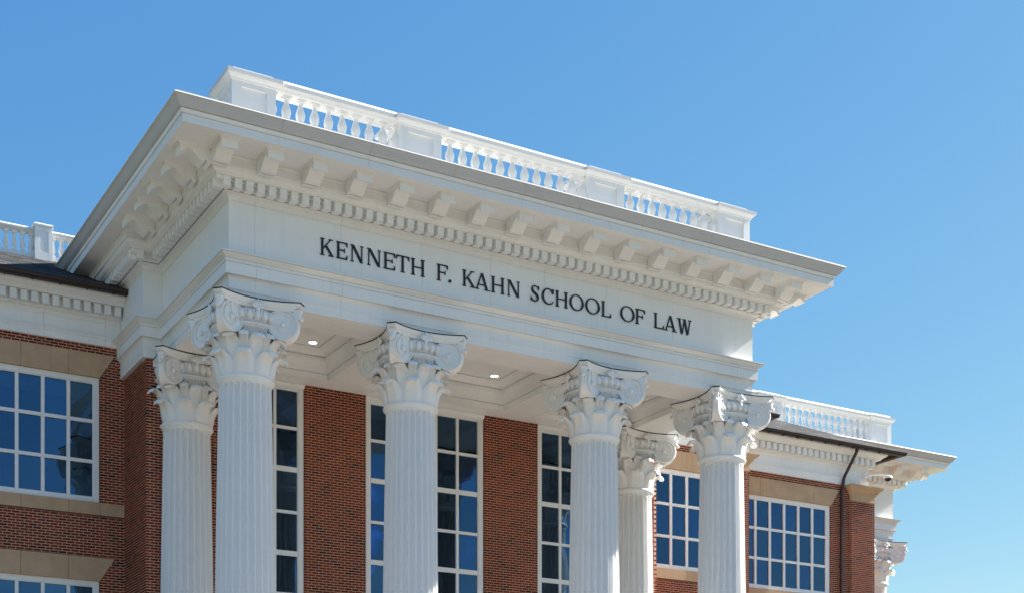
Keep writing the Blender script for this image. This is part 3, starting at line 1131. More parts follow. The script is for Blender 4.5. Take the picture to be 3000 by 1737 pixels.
def volute_mesh():
    """corner scroll at the (+x, -y) corner: two spiral faces joined by a rim"""
    al = radians(26)
    c0 = Vector((0.575, -0.80, dz(12.865)))
    t = Vector((cos(al), -sin(al), 0))
    nrm = Vector((-sin(al), -cos(al), 0))
    up = Vector((0, 0, 1))
    R = 0.325

    def mir(p):
        return Vector((-p.y, -p.x, p.z))
    m = MB()
    n = 40
    A, A2, B, B2, C_ = [], [], [], [], []
    for i in range(n):
        a = 2 * pi * i / n
        d = t * cos(a) + up * sin(a)
        p = c0 + d * R
        A.append(p)
    rs = []
    insetA = [c0 + (p - c0) * 0.90 - nrm * 0.030 for p in A]
    rimA0 = [c0 + (p - c0) * 0.925 + nrm * 0.012 for p in A]
    rimA1 = [c0 + (p - c0) * 0.995 + nrm * 0.010 for p in A]
    ctr = [c0 + (p - c0) * 0.05 - nrm * 0.022 for p in A]
    half = [insetA, rimA0, rimA1]
    # channel across to mirrored face
    seq = [ctr] + half
    bandA = [p - nrm * 0.03 for p in A]
    midp = [(p + mir(p)) / 2 for p in A]
    cc = (c0 + mir(c0)) / 2
    mid = [q + (cc - q) * 0.06 for q in midp]
    full = seq + [bandA, mid] + [[mir(p) for p in r] for r in reversed(seq + [bandA])]
    m.rings([[tuple(p) for p in r] for r in full], cap=True)
    # two thin ribs along the rim
    # spiral relief and eye on both faces
    for mm in (lambda p: p, mir):
        pts, rr = [], []
        for i in range(60):
            f = i / 59
            a = radians(190) - radians(480) * f
            r = 0.285 * (1 - f) ** 0.8 * 0.80 + 0.058
            r = min(r, 0.30)
            p = c0 + (t * cos(a) + up * sin(a)) * r - nrm * 0.012
            pts.append(tuple(mm(p)))
            rr.append(0.022 * (1 - 0.25 * f))
        m.tube(pts, rr, 6)
        X, Y, Z = mm(t), mm(nrm), up
        m.ellipsoid(mm(c0 + nrm * 0.002), (X, Y, Z), (0.062, 0.05, 0.062), 14, 8)
        # arm running in from the scroll towards the middle of the side, with its fillet
        path = []
        for i in range(15):
            f = i / 14
            s = 0.02 - 0.50 * f
            z = 0.322 - 0.19 * (f ** 1.7)
            path.append((s, z))
        fl = [tuple(mm(c0 + t * s + up * z + nrm * 0.006)) for s, z in path]
        m.tube(fl, 0.014, 6)
        fr_ = [mm(c0 + t * s + up * z - nrm * 0.006) for s, z in path]
        lo_ = [mm(c0 + t * s + up * (0.0 + 0.06 * (s / -0.48)) - nrm * 0.006) for s, z in path]
        bk = -nrm * 0.12
        bkm = mm(bk)
        rs2 = []
        for p, q in zip(fr_, lo_):
            rs2.append([tuple(p), tuple(q), tuple(q + bkm), tuple(p + bkm)])
        m.rings(rs2)
    # droplet leaf hanging from the abacus corner over the rim
    dd = Vector((1, -1, 0)).normalized()
    sd = Vector((1, 1, 0)).normalized()
    m.ellipsoid(Vector((0.915, -0.915, dz(13.10))) , (sd, dd, up), (0.070, 0.035, 0.12), 10, 8)
    m.ellipsoid(Vector((0.945, -0.945, dz(13.00))), (sd, dd, up), (0.052, 0.045, 0.055), 10, 8)
    m.rings([[tuple(Vector((0.90, -0.90, dz(z))) + sd * sx * w + dd * d) for sx, d in ((-1, -0.25), (1, -0.25), (1, e), (-1, e))] for z, w, e in ((13.0, 0.05, 0.0), (13.1, 0.058, 0.02), (13.2, 0.075, 0.07))])
    return m.mesh("volute", WHITE_COL, True, 50)


def egg_mesh():
    """one egg with its U-shaped shell, on the -Y side"""
    m = MB()
    c = Vector((0, -0.79, dz(13.005)))
    m.ellipsoid(c, ((1, 0, 0), (0, 1, 0), (0, 0, 1)), (0.062, 0.05, 0.098), 12, 8)
    pts = []
    for i in range(15):
        a = radians(180 + 180 * i / 14)
        pts.append((0.078 * cos(a), -0.79 + 0.012 * sin(a) * -1, dz(13.035) + 0.145 * sin(a)))
    pts = [(-0.078, -0.79, dz(13.10))] + pts + [(0.078, -0.79, dz(13.10))]
    m.tube(pts, 0.013, 6)
    return m.mesh("egg", WHITE_COL, True, 60)


def fleuron_mesh():
    m = MB()
    base = Vector((0, -0.77, dz(13.12)))
    for i in range(7):
        a = radians(-66 + 22 * i)
        d = Vector((sin(a), -0.12, cos(a))).normalized()
        s = d.cross(Vector((0, 1, 0))).normalized()
        n = s.cross(d).normalized()
        L = 0.088 if i != 3 else 0.10
        m.ellipsoid(base + d * L + Vector((0, -0.028, 0)), (s, n, d), (0.027, 0.03, L * 1.05), 8, 7)
    m.ellipsoid(base + Vector((0, -0.04, 0.0)), ((1, 0, 0), (0, 1, 0), (0, 0, 1)), (0.05, 0.04, 0.05), 10, 7)
    return m.mesh("fleuron", WHITE_COL, True, 60)


def tendril_mesh():
    m = MB()
    for sgn in (-1, 1):
        for i in range(7):
            f = i / 6
            ang = sgn * (0.06 + 0.40 * f)
            z = 12.79 - 0.13 * f - 0.03 * sin(f * pi)
            r = 0.70 - 0.02 * f
            c = Vector((r * sin(ang), -r * cos(ang), dz(z)))
            tn = Vector((cos(ang) * sgn, sin(ang) * sgn, -0.75)).normalized()
            nn = Vector((sin(ang), -cos(ang), 0.0))
            dd = tn.cross(nn).normalized()
            for q in (-1, 1):
                d2 = (tn * 0.7 + dd * q * 0.8).normalized()
                s2 = d2.cross(nn).normalized()
                m.ellipsoid(c + d2 * 0.035, (s2, nn, d2), (0.016, 0.02, 0.045), 6, 5)
        pts = []
        for i in range(20):
            f = i / 19
            a = radians(90 + 400 * f)
            rr = 0.075 * (1 - 0.75 * f)
            ang = sgn * (0.42 + rr * cos(a) / 0.7)
            pts.append((0.715 * sin(ang), -0.715 * cos(ang), dz(12.70 + rr * sin(a))))
        m.tube(pts, 0.014, 6)
    return m.mesh("tendril", WHITE_COL, True, 60)


SHAFT, BASE, ASTR, BELL = shaft_mesh(), base_mesh(), astragal_mesh(), bell_mesh()
LEAF1 = leaf_mesh(row1, H8 * 0.98, "leaf")
LEAF2 = leaf_mesh(row2, H8 * 0.96, "leaf")
LEAF3 = leaf_mesh(row3, H8 * 0.72, "leaf")
ABAC, GASK = abacus_mesh()
ABAC_H, GASK_H = abacus_mesh(0.1)
VOL, EGG, FLEU, TEND = volute_mesh(), egg_mesh(), fleuron_mesh(), tendril_mesh()


def column(x, y, label, group="white fluted columns with leafy scrolled capitals", z=Z0, engaged=False):
    t = thing("column", label, "column", (x, y, z), group)
    obj("base", BASE, t, (0, 0, 0), local=True)
    obj("shaft", SHAFT, t, (0, 0, 0), local=True)
    obj("astragal", ASTR, t, (0, 0, 0), local=True)
    cp = obj("capital", BELL, t, (0, 0, 0), local=True)
    for k in range(8):
        for me, a in ((LEAF1, H8 + k * 2 * H8), (LEAF2, k * 2 * H8), (LEAF3, H8 + k * 2 * H8)):
            if engaged and cos(a) < -0.1:
                continue
            obj("leaf", me, cp, (0, 0, 0), rz=a, local=True)
    for k in range(4):
        if not (engaged and k in (1, 2)):
            obj("volute", VOL, cp, (0, 0, 0), rz=k * pi / 2, local=True)
        if engaged and k != 0:
            continue
        obj("fleuron", FLEU, cp, (0, 0, 0), rz=k * pi / 2, local=True)
        obj("tendril", TEND, cp, (0, 0, 0), rz=k * pi / 2, local=True)
        for e in (-25, -12.5, 0, 12.5, 25):
            obj("egg", EGG, cp, (0, 0, 0), rz=k * pi / 2 + radians(e), local=True)
    obj("abacus", ABAC_H if engaged else ABAC, cp, (0, 0, 0), local=True)
    obj("gasket", GASK_H if engaged else GASK, cp, (0, 0, 0), local=True)
    return t


CX = FX - RT
column(-CX, RT, "white fluted front column under the left corner of the portico")
column(-2.565, RT, "white fluted front column beneath the end of KENNETH, second front column from the left")
column(2.565, RT, "white fluted front column beneath the word SCHOOL, third front column from the left")
column(CX, RT, "white fluted front column under the right corner of the portico")
column(-CX, 4.72, "white engaged column against the brick wall behind the left corner column", engaged=True)
column(CX, 4.72, "white engaged column against the wall behind the right pair of front columns", engaged=True)


# ================================================================== BALUSTRADES
def baluster_mesh(pr, h, k=1.0, sq=0.1):
    m = MB().lathe([(r * k, z) for r, z in pr], 24)
    m.box(-sq, sq, -sq, sq, 0, pr[0][1] + 0.002)
    m.box(-sq, sq, -sq, sq, pr[-1][1] - 0.002, h)
    return m.mesh("baluster", WHITE_COL, True, 35)


UP = [(0.066, 0.0), (0.070, 0.012), (0.062, 0.03), (0.068, 0.05), (0.088, 0.10), (0.104, 0.165), (0.107, 0.21), (0.098, 0.26), (0.076, 0.32), (0.057, 0.375), (0.050, 0.415), (0.056, 0.45), (0.068, 0.465), (0.082, 0.473), (0.086, 0.485), (0.082, 0.497)]
DOUBLE = [(r, 0.53 - z) for r, z in reversed(UP)] + [(0.085, 0.518), (0.090, 0.53), (0.085, 0.542)] + [(r, 0.53 + z) for r, z in UP]
SINGLE = [(.062, .07), (.062, .09), (.045, .11), (.042, .13), (.055, .16), (.070, .22), (.074, .27), (.068, .34), (.055, .42), (.044, .49), (.040, .54), (.044, .575), (.055, .59), (.058, .605), (.05, .62)]
BAL = baluster_mesh(DOUBLE, 1.055, 1.0, 0.098)


def frust(m, x0, x1, y0, y1, lay):
    """stacked rectangle layers [(grow, z)]"""
    m.rings([[(x0 - g, y0 - g, z), (x1 + g, y0 - g, z), (x1 + g, y1 + g, z), (x0 - g, y1 + g, z)] for g, z in lay])
    return m


def pedestal(parent, x0, x1, y0, y1, zb, zt):
    m = MB().box(x0 + 0.055, x1 - 0.055, y0 + 0.055, y1 - 0.055, zb, zt)
    fw = 0.20
    pz1, pz0 = zt - 0.14, zb + 0.18
    for (a, b) in ((y0, y0 + 0.056), (y1 - 0.056, y1)):
        m.box(x0, x0 + fw, a, b, zb, zt - 0.002)
        m.box(x1 - fw, x1, a, b, zb, zt - 0.002)
        m.box(x0 + fw, x1 - fw, a + 0.0005, b, pz1, zt - 0.002)
        m.box(x0 + fw, x1 - fw, a + 0.0005, b, zb, pz0)
    for (a, b) in ((x0, x0 + 0.0555), (x1 - 0.0555, x1)):
        m.box(a, b, y0 + 0.057, y0 + fw, zb, zt - 0.003)
        m.box(a, b, y1 - fw, y1 - 0.057, zb, zt - 0.003)
        m.box(a, b, y0 + fw, y1 - fw, pz1, zt - 0.003)
        m.box(a, b, y0 + fw, y1 - fw, zb, pz0)
    p = obj("pedestal", m.mesh("pedestal", WHITE), parent)
    c = MB()
    frust(c, x0, x1, y0, y1, [(0.012, zt - 0.025), (0.03, zt - 0.022), (0.03, zt), (0.05, zt + 0.01), (0.075, zt + 0.035), (0.105, zt + 0.06), (0.115, zt + 0.075), (0.115, zt + 0.082)])
    obj("cap", c.mesh("cap", WHITE, True, 30), p)
    c2 = MB()
    frust(c2, x0, x1, y0, y1, [(0.118, zt + 0.084), (0.13, zt + 0.086), (0.13, zt + 0.155), (0.03, zt + 0.168)])
    obj("cap_slab", c2.mesh("cap_slab", CAPGREY), p)
    c3 = MB()
    frust(c3, x0, x1, y0, y1, [(0.03, zt + 0.165), (-0.06, zt + 0.265), (-0.3, zt + 0.275)])
    obj("cap_top", c3.mesh("cap_top", WHITE), p)
    return p


def rail_run(parent, x0, x1, yc, zb, zt, bals, bal_me=None, q=1.0, half=0.23):
    path = [(x0, yc), (x1, yc)]
    rp = [(half - 0.03, zt), (half - 0.03, zt + q * 0.008), (half - 0.015, zt + q * 0.012), (half - 0.005, zt + q * 0.03), (half + 0.02, zt + q * 0.05), (half + 0.045, zt + q * 0.06), (half + 0.05, zt + q * 0.078)]
    prof = rp + [(-o, z) for o, z in reversed(rp)]
    r = obj("handrail", sweep(path, prof).mesh("handrail", WHITE, True, 30), parent)
    obj("coping", sweep(path, [(half + 0.06, zt + q * 0.080), (half + 0.06, zt + q * 0.150), (half + 0.03, zt + q * 0.158), (-half - 0.03, zt + q * 0.158), (-half - 0.06, zt + q * 0.150), (-half - 0.06, zt + q * 0.080)]).mesh("coping", CAPGREY), r)
    obj("coping_top", sweep(path, [(half + 0.045, zt + q * 0.156), (half - 0.03, zt + q * 0.238), (-half + 0.03, zt + q * 0.238), (-half - 0.045, zt + q * 0.156)]).mesh("coping_top", WHITE), r)
    obj("plinth", MB().box(x0, x1, yc - half * 0.6, yc + half * 0.6, zb - 0.45, zb).mesh("plinth", WHITE), parent)
    for x in bals:
        obj("baluster", bal_me or BAL, parent, (x, yc, zb))


ZT, ZBB = 18.055, 17.0
fb = thing("balustrade", "white balustrade with four panelled pedestals crowning the front portico cornice", "balustrade", (0, 0.4, 16.6))
peds = [(-7.10, -6.10), (-3.10, -2.04), (2.04, 3.10), (6.10, 7.10)]
for a, b in peds:
    pedestal(fb, a, b, 0.02, 1.03, 16.55, ZT)
YR = 0.26
for (a, b, n) in ((-6.10, -3.10, 9), (-2.04, 2.04, 12), (3.10, 6.10, 9)):
    st = (b - a) / (n) 
    rail_run(fb, a, b, YR, ZBB, ZT, [a + st * k for k in range(0, n + 1)])



def side_run(parent, x, y0, y1):
    hf = 0.23
    rp = [(hf - 0.03, ZT), (hf - 0.015, ZT + 0.012), (hf + 0.02, ZT + 0.05), (hf + 0.05, ZT + 0.078), (hf + 0.06, ZT + 0.15), (hf - 0.03, ZT + 0.235)]
    obj("handrail", sweep([(x, y0), (x, y1)], rp + [(-o_, z_) for o_, z_ in reversed(rp)]).mesh("handrail", WHITE, True, 30), parent)
    obj("plinth", MB().box(x - 0.14, x + 0.14, y0, y1, ZBB - 0.45, ZBB).mesh("plinth", WHITE), parent)
    n = int((y1 - y0) / 0.333)
    for k in range(n):
        obj("baluster", BAL, parent, (x, y0 + 0.17 + 0.333 * k, ZBB))


for sx in (-1, 1):
    side_run(fb, sx * 6.86, 1.03, 9.6)

# ================================================================== WINGS
WY = 6.75


def lint_holes(wa, wb, z):
    """window, lintel, sill openings at height z; wa, wb outer frame"""
    if 13.29 <= z < 13.882:
        e = 0.375 * (z - 13.29) / 0.592
        return [(wa - e, wb + e)]
    if 8.195 <= z < 8.78:
        e = 0.375 * (z - 8.195) / 0.585
        return [(wa - e, wb + e)]
    if 10.165 <= z < 13.29 or z < 8.195:
        return [(wa, wb)]
    return []


def stones(parent, joints, y, z0, z1, splay, proud=0.02, name="lintel_stone", pname="lintel"):
    """row of tan stones; ends splayed by splay at the top"""
    n = len(joints) - 1
    par = None
    for i in range(n):
        a, b = joints[i], joints[i + 1]
        g = 0.004
        at = a - (splay if i == 0 else 0) + (0 if i == 0 else g)
        bt = b + (splay if i == n - 1 else 0) - (0 if i == n - 1 else g)
        a_, b_ = a + (0 if i == 0 else g), b - (0 if i == n - 1 else g)
        m = MB().rings([[(a_, yy, z0), (b_, yy, z0), (bt, yy, z1), (at, yy, z1)] for yy in (y - proud, y + 0.25)])
        me = m.mesh(name, STONE)
        if par is None:
            back = MB().box(joints[0] + 0.02, joints[-1] - 0.02, y + 0.03, y + 0.26, z0 + 0.003, z1 - 0.003)
            par = obj(pname, back.mesh(pname, DARKGAP), parent)
        obj(name, me, par)
    return par


wing_prof_arch = [(-0.3, 14.092), (0.03, 14.092), (0.03, 14.25), (0.04, 14.253), (0.04, 14.27), (0.05, 14.272), (0.05, 14.30), (0.06, 14.303), (0.065, 14.325), (0.0, 14.335), (-0.3, 14.335)]
wing_prof_fr = [(-0.3, 14.338), (0.0, 14.338), (0.0, 14.66), (-0.3, 14.66)]
wing_prof_bed = [(-0.3, 14.662), (0.01, 14.662), (0.01, 14.69)] + arc(0.02, 14.695, 0.12, 14.765, 'cav', 5) + [(0.13, 14.768), (0.13, 14.785), (0.14, 14.79), (0.14, 15.045), (-0.3, 15.045)]
wing_prof_crown = [(-0.3, 15.048), (0.335, 15.048), (0.34, 15.07), (0.355, 15.072)] + arc(0.36, 15.075, 0.50, 15.20, 'cyma', 7) + [(0.51, 15.203), (0.51, 15.26), (-0.3, 15.26)]
wd_me = MB().box(-0.08, 0.08, -0.115, 0.06, -0.115, 0.115).mesh("dentil", WHITE)


def wing_entablature(parent, path, cuts, dents, ends_sides=()):
    core = sweep(path, [(-0.3, 14.10), (-0.015, 14.10), (-0.015, 14.9), (-0.3, 14.9)])
    e = obj("entablature", core.mesh("entablature", DARKGAP), parent)
    for nm, pf in (("architrave_panel", wing_prof_arch), ("frieze_panel", wing_prof_fr), ("bed_moulding", wing_prof_bed), ("crown_moulding", wing_prof_crown)):
        for s in split_path(path, cuts, 0.006):
            obj(nm, sweep(s, pf).mesh(nm, WHITE, True, 25), e)
    for (x, y, rz) in dents:
        obj("dentil", wd_me, e, (x, y, 14.922), rz)
    return e


gut_prof = [(0.52, 15.245), (0.60, 15.225), (0.68, 15.235), (0.73, 15.27), (0.74, 15.325), (0.755, 15.33), (0.755, 15.345), (0.735, 15.345), (0.72, 15.30), (0.55, 15.285), (0.52, 15.345)]


def shingle_roof(parent, poly_rows, label=None):
    """poly_rows(v) -> (left point, right point) on the slope at fraction; builds staggered shingle tabs"""
    m = MB()
    rows, length = poly_rows["rows"], poly_rows["len"]
    f = poly_rows["f"]
    nr = Vector(poly_rows["n"])
    for r in range(rows):
        a0, b0 = f(r / rows)
        a1, b1 = f((r + 1.02) / rows)
        a0, b0, a1, b1 = Vector(a0), Vector(b0), Vector(a1), Vector(b1)
        L = (b0 - a0).length
        n = max(1, int(L / 0.31))
        off = random.uniform(0, 1)
        for i in range(-1, n + 1):
            t0, t1 = (i + off) / n, (i + 1 + off) / n - 0.012 / L
            t0, t1 = max(0, t0), min(1, t1)
            if t1 - t0 < 0.01 / L:
                continue
            h = 0.0045 + random.uniform(0, 0.003)
            g = random.choice((0.035, 0.045, 0.055, 0.07, 0.09))
            tint = (g, g, g * 1.02)
            p = [a0 + (b0 - a0) * t0 + nr * h, a0 + (b0 - a0) * t1 + nr * h, a1 + (b1 - a1) * t1 + nr * 0.002, a1 + (b1 - a1) * t0 + nr * 0.002]
            q = [v - nr * 0.03 for v in p]
            m.add([tuple(v) for v in p + q], [(0, 1, 2, 3), (0, 4, 5, 1), (1, 5, 6, 2), (3, 7, 4, 0), (2, 6, 7, 3), (7, 6, 5, 4)], tint)
    return obj("shingles", m.mesh("shingles", SHINGLE), parent, kind="stuff")


def gutter(parent, path, hang):
    g_ = obj("gutter", sweep(path, gut_prof).mesh("gutter", GUTTER, True, 30), parent)
    hm = MB().box(-0.022, 0.022, -0.70, -0.60, 15.200, 15.235).mesh("gutter_strap", GUTTER)
    for x, y in hang:
        obj("gutter_strap", hm, g_, (x, y, 0))
    return g_


SL = 0.468


def wing(sgn, label):
    """wing beside the pavilion; sgn -1 left, +1 right"""
    X = lambda x: sgn * x
    wg = thing("brick_wing", label, "building wing", (X(10), WY, 0))
    xa, xb = PB, 12.53
    pil0 = 11.44
    wa, wb = 8.18, 10.94

    def rng(a, b):
        a, b = X(a), X(b)
        return (min(a, b), max(a, b))

    def spans(z, par):
        return sub_spans(rng(xa - 0.06, pil0), [rng(p, q) for p, q in lint_holes(wa, wb, z)] + ([rng(xa, pil0)] if 9.845 <= z < 10.165 else []))
    ph = X(xa) if sgn > 0 else X(xa) - 40 * (BL + JT)
    brick_wall(wg, (0, WY), (1, 0), (0, -1), spans, 5.2, 14.09, phase=(ph, ph + (BL + JT) / 2), nparts=300 if sgn < 0 else 250, label="brick wall round the multi-pane windows")
    # corner pilaster
    p0, p1 = rng(pil0, xb)

    def psp(z, par):
        e = BD + JT
        return [(p0 + (e if (par and sgn < 0) else 0), p1 - (e if (par and sgn > 0) else 0))]
    brick_wall(wg, (0, WY - 0.1), (1, 0), (0, -1), psp, 5.2, 13.56, phase=(p0, p0 + BD + JT), nparts=0 if sgn < 0 else 50, label="brick corner pilaster")

    def ssp(z, par):
        return [(0 if par else BD + JT, 1.5)]
    brick_wall(wg, (X(xb), WY - 0.1), (0, 1), (sgn, 0), ssp, 5.2, 13.56, phase=(BD + JT, 0), nparts=0, label="brick end return")
    obj("pilaster_cap", sweep([(p0, WY + 0.9), (p0, WY - 0.1), (p1, WY - 0.1), (p1, WY + 0.9)], [(-0.3, 13.56), (0.03, 13.56), (0.03, 13.60), (0.0, 13.61), (0.0, 13.78), (0.02, 13.79), (0.02, 13.81), (0.05, 13.83), (0.05, 13.87), (0.08, 13.875), (0.10, 13.91)] + arc(0.11, 13.92, 0.22, 14.04, 'cyma', 6) + [(0.24, 14.045), (0.24, 14.088), (-0.3, 14.088)]).mesh("pilaster_cap", STONE, True, 30), wg)
    xs = [8.32 + 0.6200 * k for k in range(5)]
    xs = sorted(X(x) for x in xs)
    window(wg, xs, [10.29, 11.19, 12.2, 13.16], WY, fr=0.13, bar=0.085, face=0.05, label="upper twelve-pane window", shade=12.78 if sgn < 0 else None)
    window(wg, xs, [5.4, 6.2, 7.15, 8.07], WY, fr=0.13, bar=0.085, face=0.05, label="lower window cut by the bottom of the view", shade=7.2)
    js = sorted(X(v) for v in (8.18, 8.954, 10.10, 10.94))
    stones(wg, js, WY, 13.293, 13.88, 0.37)
    stones(wg, js, WY, 8.198, 8.778, 0.37)
    js = sorted(X(v) for v in (7.569, 8.18, 8.954, 10.10, 10.94, 11.44))
    stones(wg, js, WY, 9.848, 10.162, 0.0, 0.03, "sill_stone", "sill")
    obj("wall_base", MB().box(rng(xa, xb)[0], rng(xa, xb)[1], WY + 0.02, WY + 0.4, 0, 5.2).mesh("wall_base", FARBRICK), wg)
    # entablature
    if sgn < 0:
        path = [(-xb, WY + 1.2), (-xb, WY), (-7.67, WY)]
        cut = [1.2 + (x + xb) for x in (-11.4, -9.55, -8.05)]
    else:
        path = [(7.67, WY), (xb, WY), (xb, WY + 1.2)]
        cut = [x - 7.67 for x in (8.05, 9.55, 11.4)]
    dn = [(X(7.81 + 0.2525 * k), WY - 0.191, 0) for k in range(20)]
    dn += [(X(xb + 0.191), WY + 0.0 + 0.2525 * k, -pi / 2 if sgn < 0 else pi / 2) for k in range(4)]
    wing_entablature(wg, path, cut, dn)
    # gutter and roof
    gp = [(-xb, WY + 4), (-xb, WY), (-7.60, WY)] if sgn < 0 else [(7.60, WY), (xb, WY), (xb, WY + 1.0)]
    gutter(wg, gp, [(X(x), WY) for x in (8.0, 8.65, 9.3, 9.95, 10.6, 11.25, 11.9, 12.4)])
    y0, z0 = WY - 0.72, 15.35
    yt = 10.12 if sgn < 0 else 10.2
    zt_ = z0 + SL * (yt - y0)
    rows = 30

    def f(v):
        y = y0 + (yt - y0) * v
        z = z0 + (zt_ - z0) * v
        xo = xb + 0.72 - (y - y0) * 1.0 if sgn > 0 else 19.0
        a, b = X(7.0), X(xo)
        return ((min(a, b), y, z), (max(a, b), y, z))
    n = Vector((0, -SL, 1)).normalized()
    deck = MB()
    (a0, b0), (a1, b1) = f(0), f(1)
    deck.add([a0, b0, b1, a1] + [(p[0], p[1], p[2] - 0.12) for p in (a0, b0, b1, a1)], [(0, 1, 2, 3), (4, 7, 6, 5), (0, 4, 5, 1), (1, 5, 6, 2), (2, 6, 7, 3), (3, 7, 4, 0)])
    rf = obj("roof", deck.mesh("roof", GASKET), wg)
    shingle_roof(rf, dict(rows=rows, len=yt - y0, f=f, n=n))
    # hip end slope
    hip = MB()
    hx = 0.0 if sgn > 0 else 6.0
    pts = [(X(xb + 0.72 + hx), y0, z0), (X(xb + 0.72 + hx), yt + 3, z0), (X(xb + 0.72 + hx - (yt - y0)), yt + 3, zt_), (X(xb + 0.72 + hx - (yt - y0)), yt, zt_)]
    hip.add(pts + [(p[0], p[1], p[2] - 0.1) for p in pts], [(0, 1, 2, 3), (4, 7, 6, 5), (0, 4, 5, 1), (1, 5, 6, 2), (2, 6, 7, 3), (3, 7, 4, 0)], (0.075, 0.072, 0.07))
    obj("hip_slope", hip.mesh("hip_slope", SHINGLE), rf)
    obj("roof_deck", MB().box(min(X(0), X(8.6)), max(X(0), X(8.6)), yt + 0.02, yt + 8, zt_ - 0.3, zt_ - 0.02).mesh("roof_deck", FLASH), rf)
    return wg


wing(-1, "shaded brick wing left of the portico with twelve-pane window and tan lintel")
wing(1, "narrow brick wing seen between the right-hand columns, with dark blue panes")

# balustrade on the left wing roof
lb = thing("balustrade", "small white balustrade behind the dark roof of the left wing", "balustrade", (-9, 10.2, 17.3))
LBAL = baluster_mesh([(r_, z_ * 0.77) for r_, z_ in SINGLE], 0.545, 1.0, 0.064)
rail_run(lb, -13.0, -9.02, 10.2, 17.38, 17.92, [-9.13 - 0.216 * k for k in range(12)], LBAL, 0.65, half=0.10)
rail_run(lb, -8.66, -6.0, 10.2, 17.38, 17.92, [-8.55 + 0.216 * k for k in range(10)], LBAL, 0.65, half=0.10)
pm = MB().box(-9.05, -8.63, 10.01, 10.40, 17.1, 18.09)
for a, b in ((-9.07, -8.97), (-8.71, -8.61)):
    pm.box(a, b, 9.985, 10.012, 17.15, 18.085)
pm.box(-8.97, -8.71, 9.9855, 10.012, 17.98, 18.085)
pm.box(-8.97, -8.71, 9.9855, 10.012, 17.15, 17.42)
pd = obj("pedestal", pm.mesh("pedestal", WHITE), lb)
c = MB()
frust(c, -9.07, -8.61, 9.985, 10.42, [(0.0, 18.09), (0.02, 18.095), (0.035, 18.12), (0.035, 18.15), (-0.03, 18.19)])
obj("cap", c.mesh("cap", WHITE), pd)

# ---------------------------------------------------------------- far right wing
Y2 = 8.07
w2 = thing("brick_wing", "brick wing at far right with wide multi-pane window, corner pilaster and brown downspout", "building wing", (16, Y2, 0))
A2, B2, P2 = 12.2, 19.27, 18.18
wa2, wb2 = 13.27, 17.32


def sp2(z, par):
    return sub_spans((A2, P2), lint_holes(wa2, wb2, z) + ([(wa2 - 0.6, wb2 + 0.5)] if 9.845 <= z < 10.165 else []))


brick_wall(w2, (0, Y2), (1, 0), (0, -1), sp2, 5.2, 14.09, phase=(A2, A2 + (BL + JT) / 2), nparts=190, label="brick wall round the wide window")


def pp2(z, par):
    return [(P2, B2 - ((BD + JT) if par else 0))]


brick_wall(w2, (0, Y2 - 0.1), (1, 0), (0, -1), pp2, 5.2, 13.56, phase=(P2, P2 + (BL + JT) / 2), nparts=110, label="brick corner pilaster with tan stone cap")
brick_wall(w2, (B2, Y2 - 0.1), (0, 1), (1, 0), lambda z, par: [(0 if par else BD + JT, 3.9)], 5.2, 13.56, phase=(BD + JT, 0), nparts=0, label="brick end wall facing right")
obj("pilaster_cap", sweep([(P2, Y2 + 0.9), (P2, Y2 - 0.1), (B2, Y2 - 0.1), (B2, Y2 + 0.9)], [(-0.3, 13.56), (0.03, 13.56), (0.03, 13.60), (0.0, 13.61), (0.0, 13.78), (0.02, 13.79), (0.02, 13.81), (0.05, 13.83), (0.05, 13.87), (0.08, 13.875), (0.10, 13.91)] + arc(0.11, 13.92, 0.22, 14.04, 'cyma', 6) + [(0.24, 14.045), (0.24, 14.088), (-0.3, 14.088)]).mesh("pilaster_cap", STONE, True, 30), w2)
xs2 = [13.41 + 0.6267 * k for k in range(7)]
window(w2, xs2, [10.29, 11.19, 12.2, 13.16], Y2, fr=0.13, bar=0.085, face=0.05, label="wide eighteen-pane window")
window(w2, xs2, [5.4, 6.2, 7.15, 8.07], Y2, fr=0.13, bar=0.085, face=0.05, label="lower wide window")
stones(w2, [13.27, 14.17, 15.37, 16.52, 17.32], Y2, 13.293, 13.88, 0.37)
stones(w2, [13.27, 14.17, 15.37, 16.52, 17.32], Y2, 8.198, 8.778, 0.37)
stones(w2, [12.67, 13.27, 14.17, 15.37, 16.52, 17.32, 17.82], Y2, 9.848, 10.162, 0.0, 0.03, "sill_stone", "sill")
obj("wall_base", MB().box(A2, B2, Y2 + 0.02, Y2 + 0.4, 0, 5.2).box(B2 - 0.4, B2 - 0.01, Y2 + 0.4, 11.8, 0, 5.2).box(B2 - 0.4, B2 - 0.012, Y2 + 0.9, 12, 13.5, 15.2).mesh("wall_base", FARBRICK), w2)
wing_entablature(w2, [(A2, Y2), (B2 - 0.27, Y2), (B2 - 0.27, 11.8)], [x - A2 for x in (13.6, 15.05, 16.55, 17.75, 18.6)],
                 [(13.0 + 0.2625 * k, Y2 - 0.191, 0) for k in range(24)] + [(B2 - 0.27 + 0.191, Y2 + 0.02 + 0.2625 * k, pi / 2) for k in range(12)])
gutter(w2, [(12.9, Y2), (B2 + 0.2, Y2), (B2 + 0.2, 11.0)], [(13.4 + 0.62 * k, Y2) for k in range(10)])
y0r, z0r, ytr = Y2 - 0.72, 15.35, 11.5


def f2(v):
    y = y0r + (ytr - y0r) * v
    z = z0r + SL * (y - y0r)
    return ((11.5, y, z), (B2 + 0.92 - (y - y0r) * 1.0, y, z))


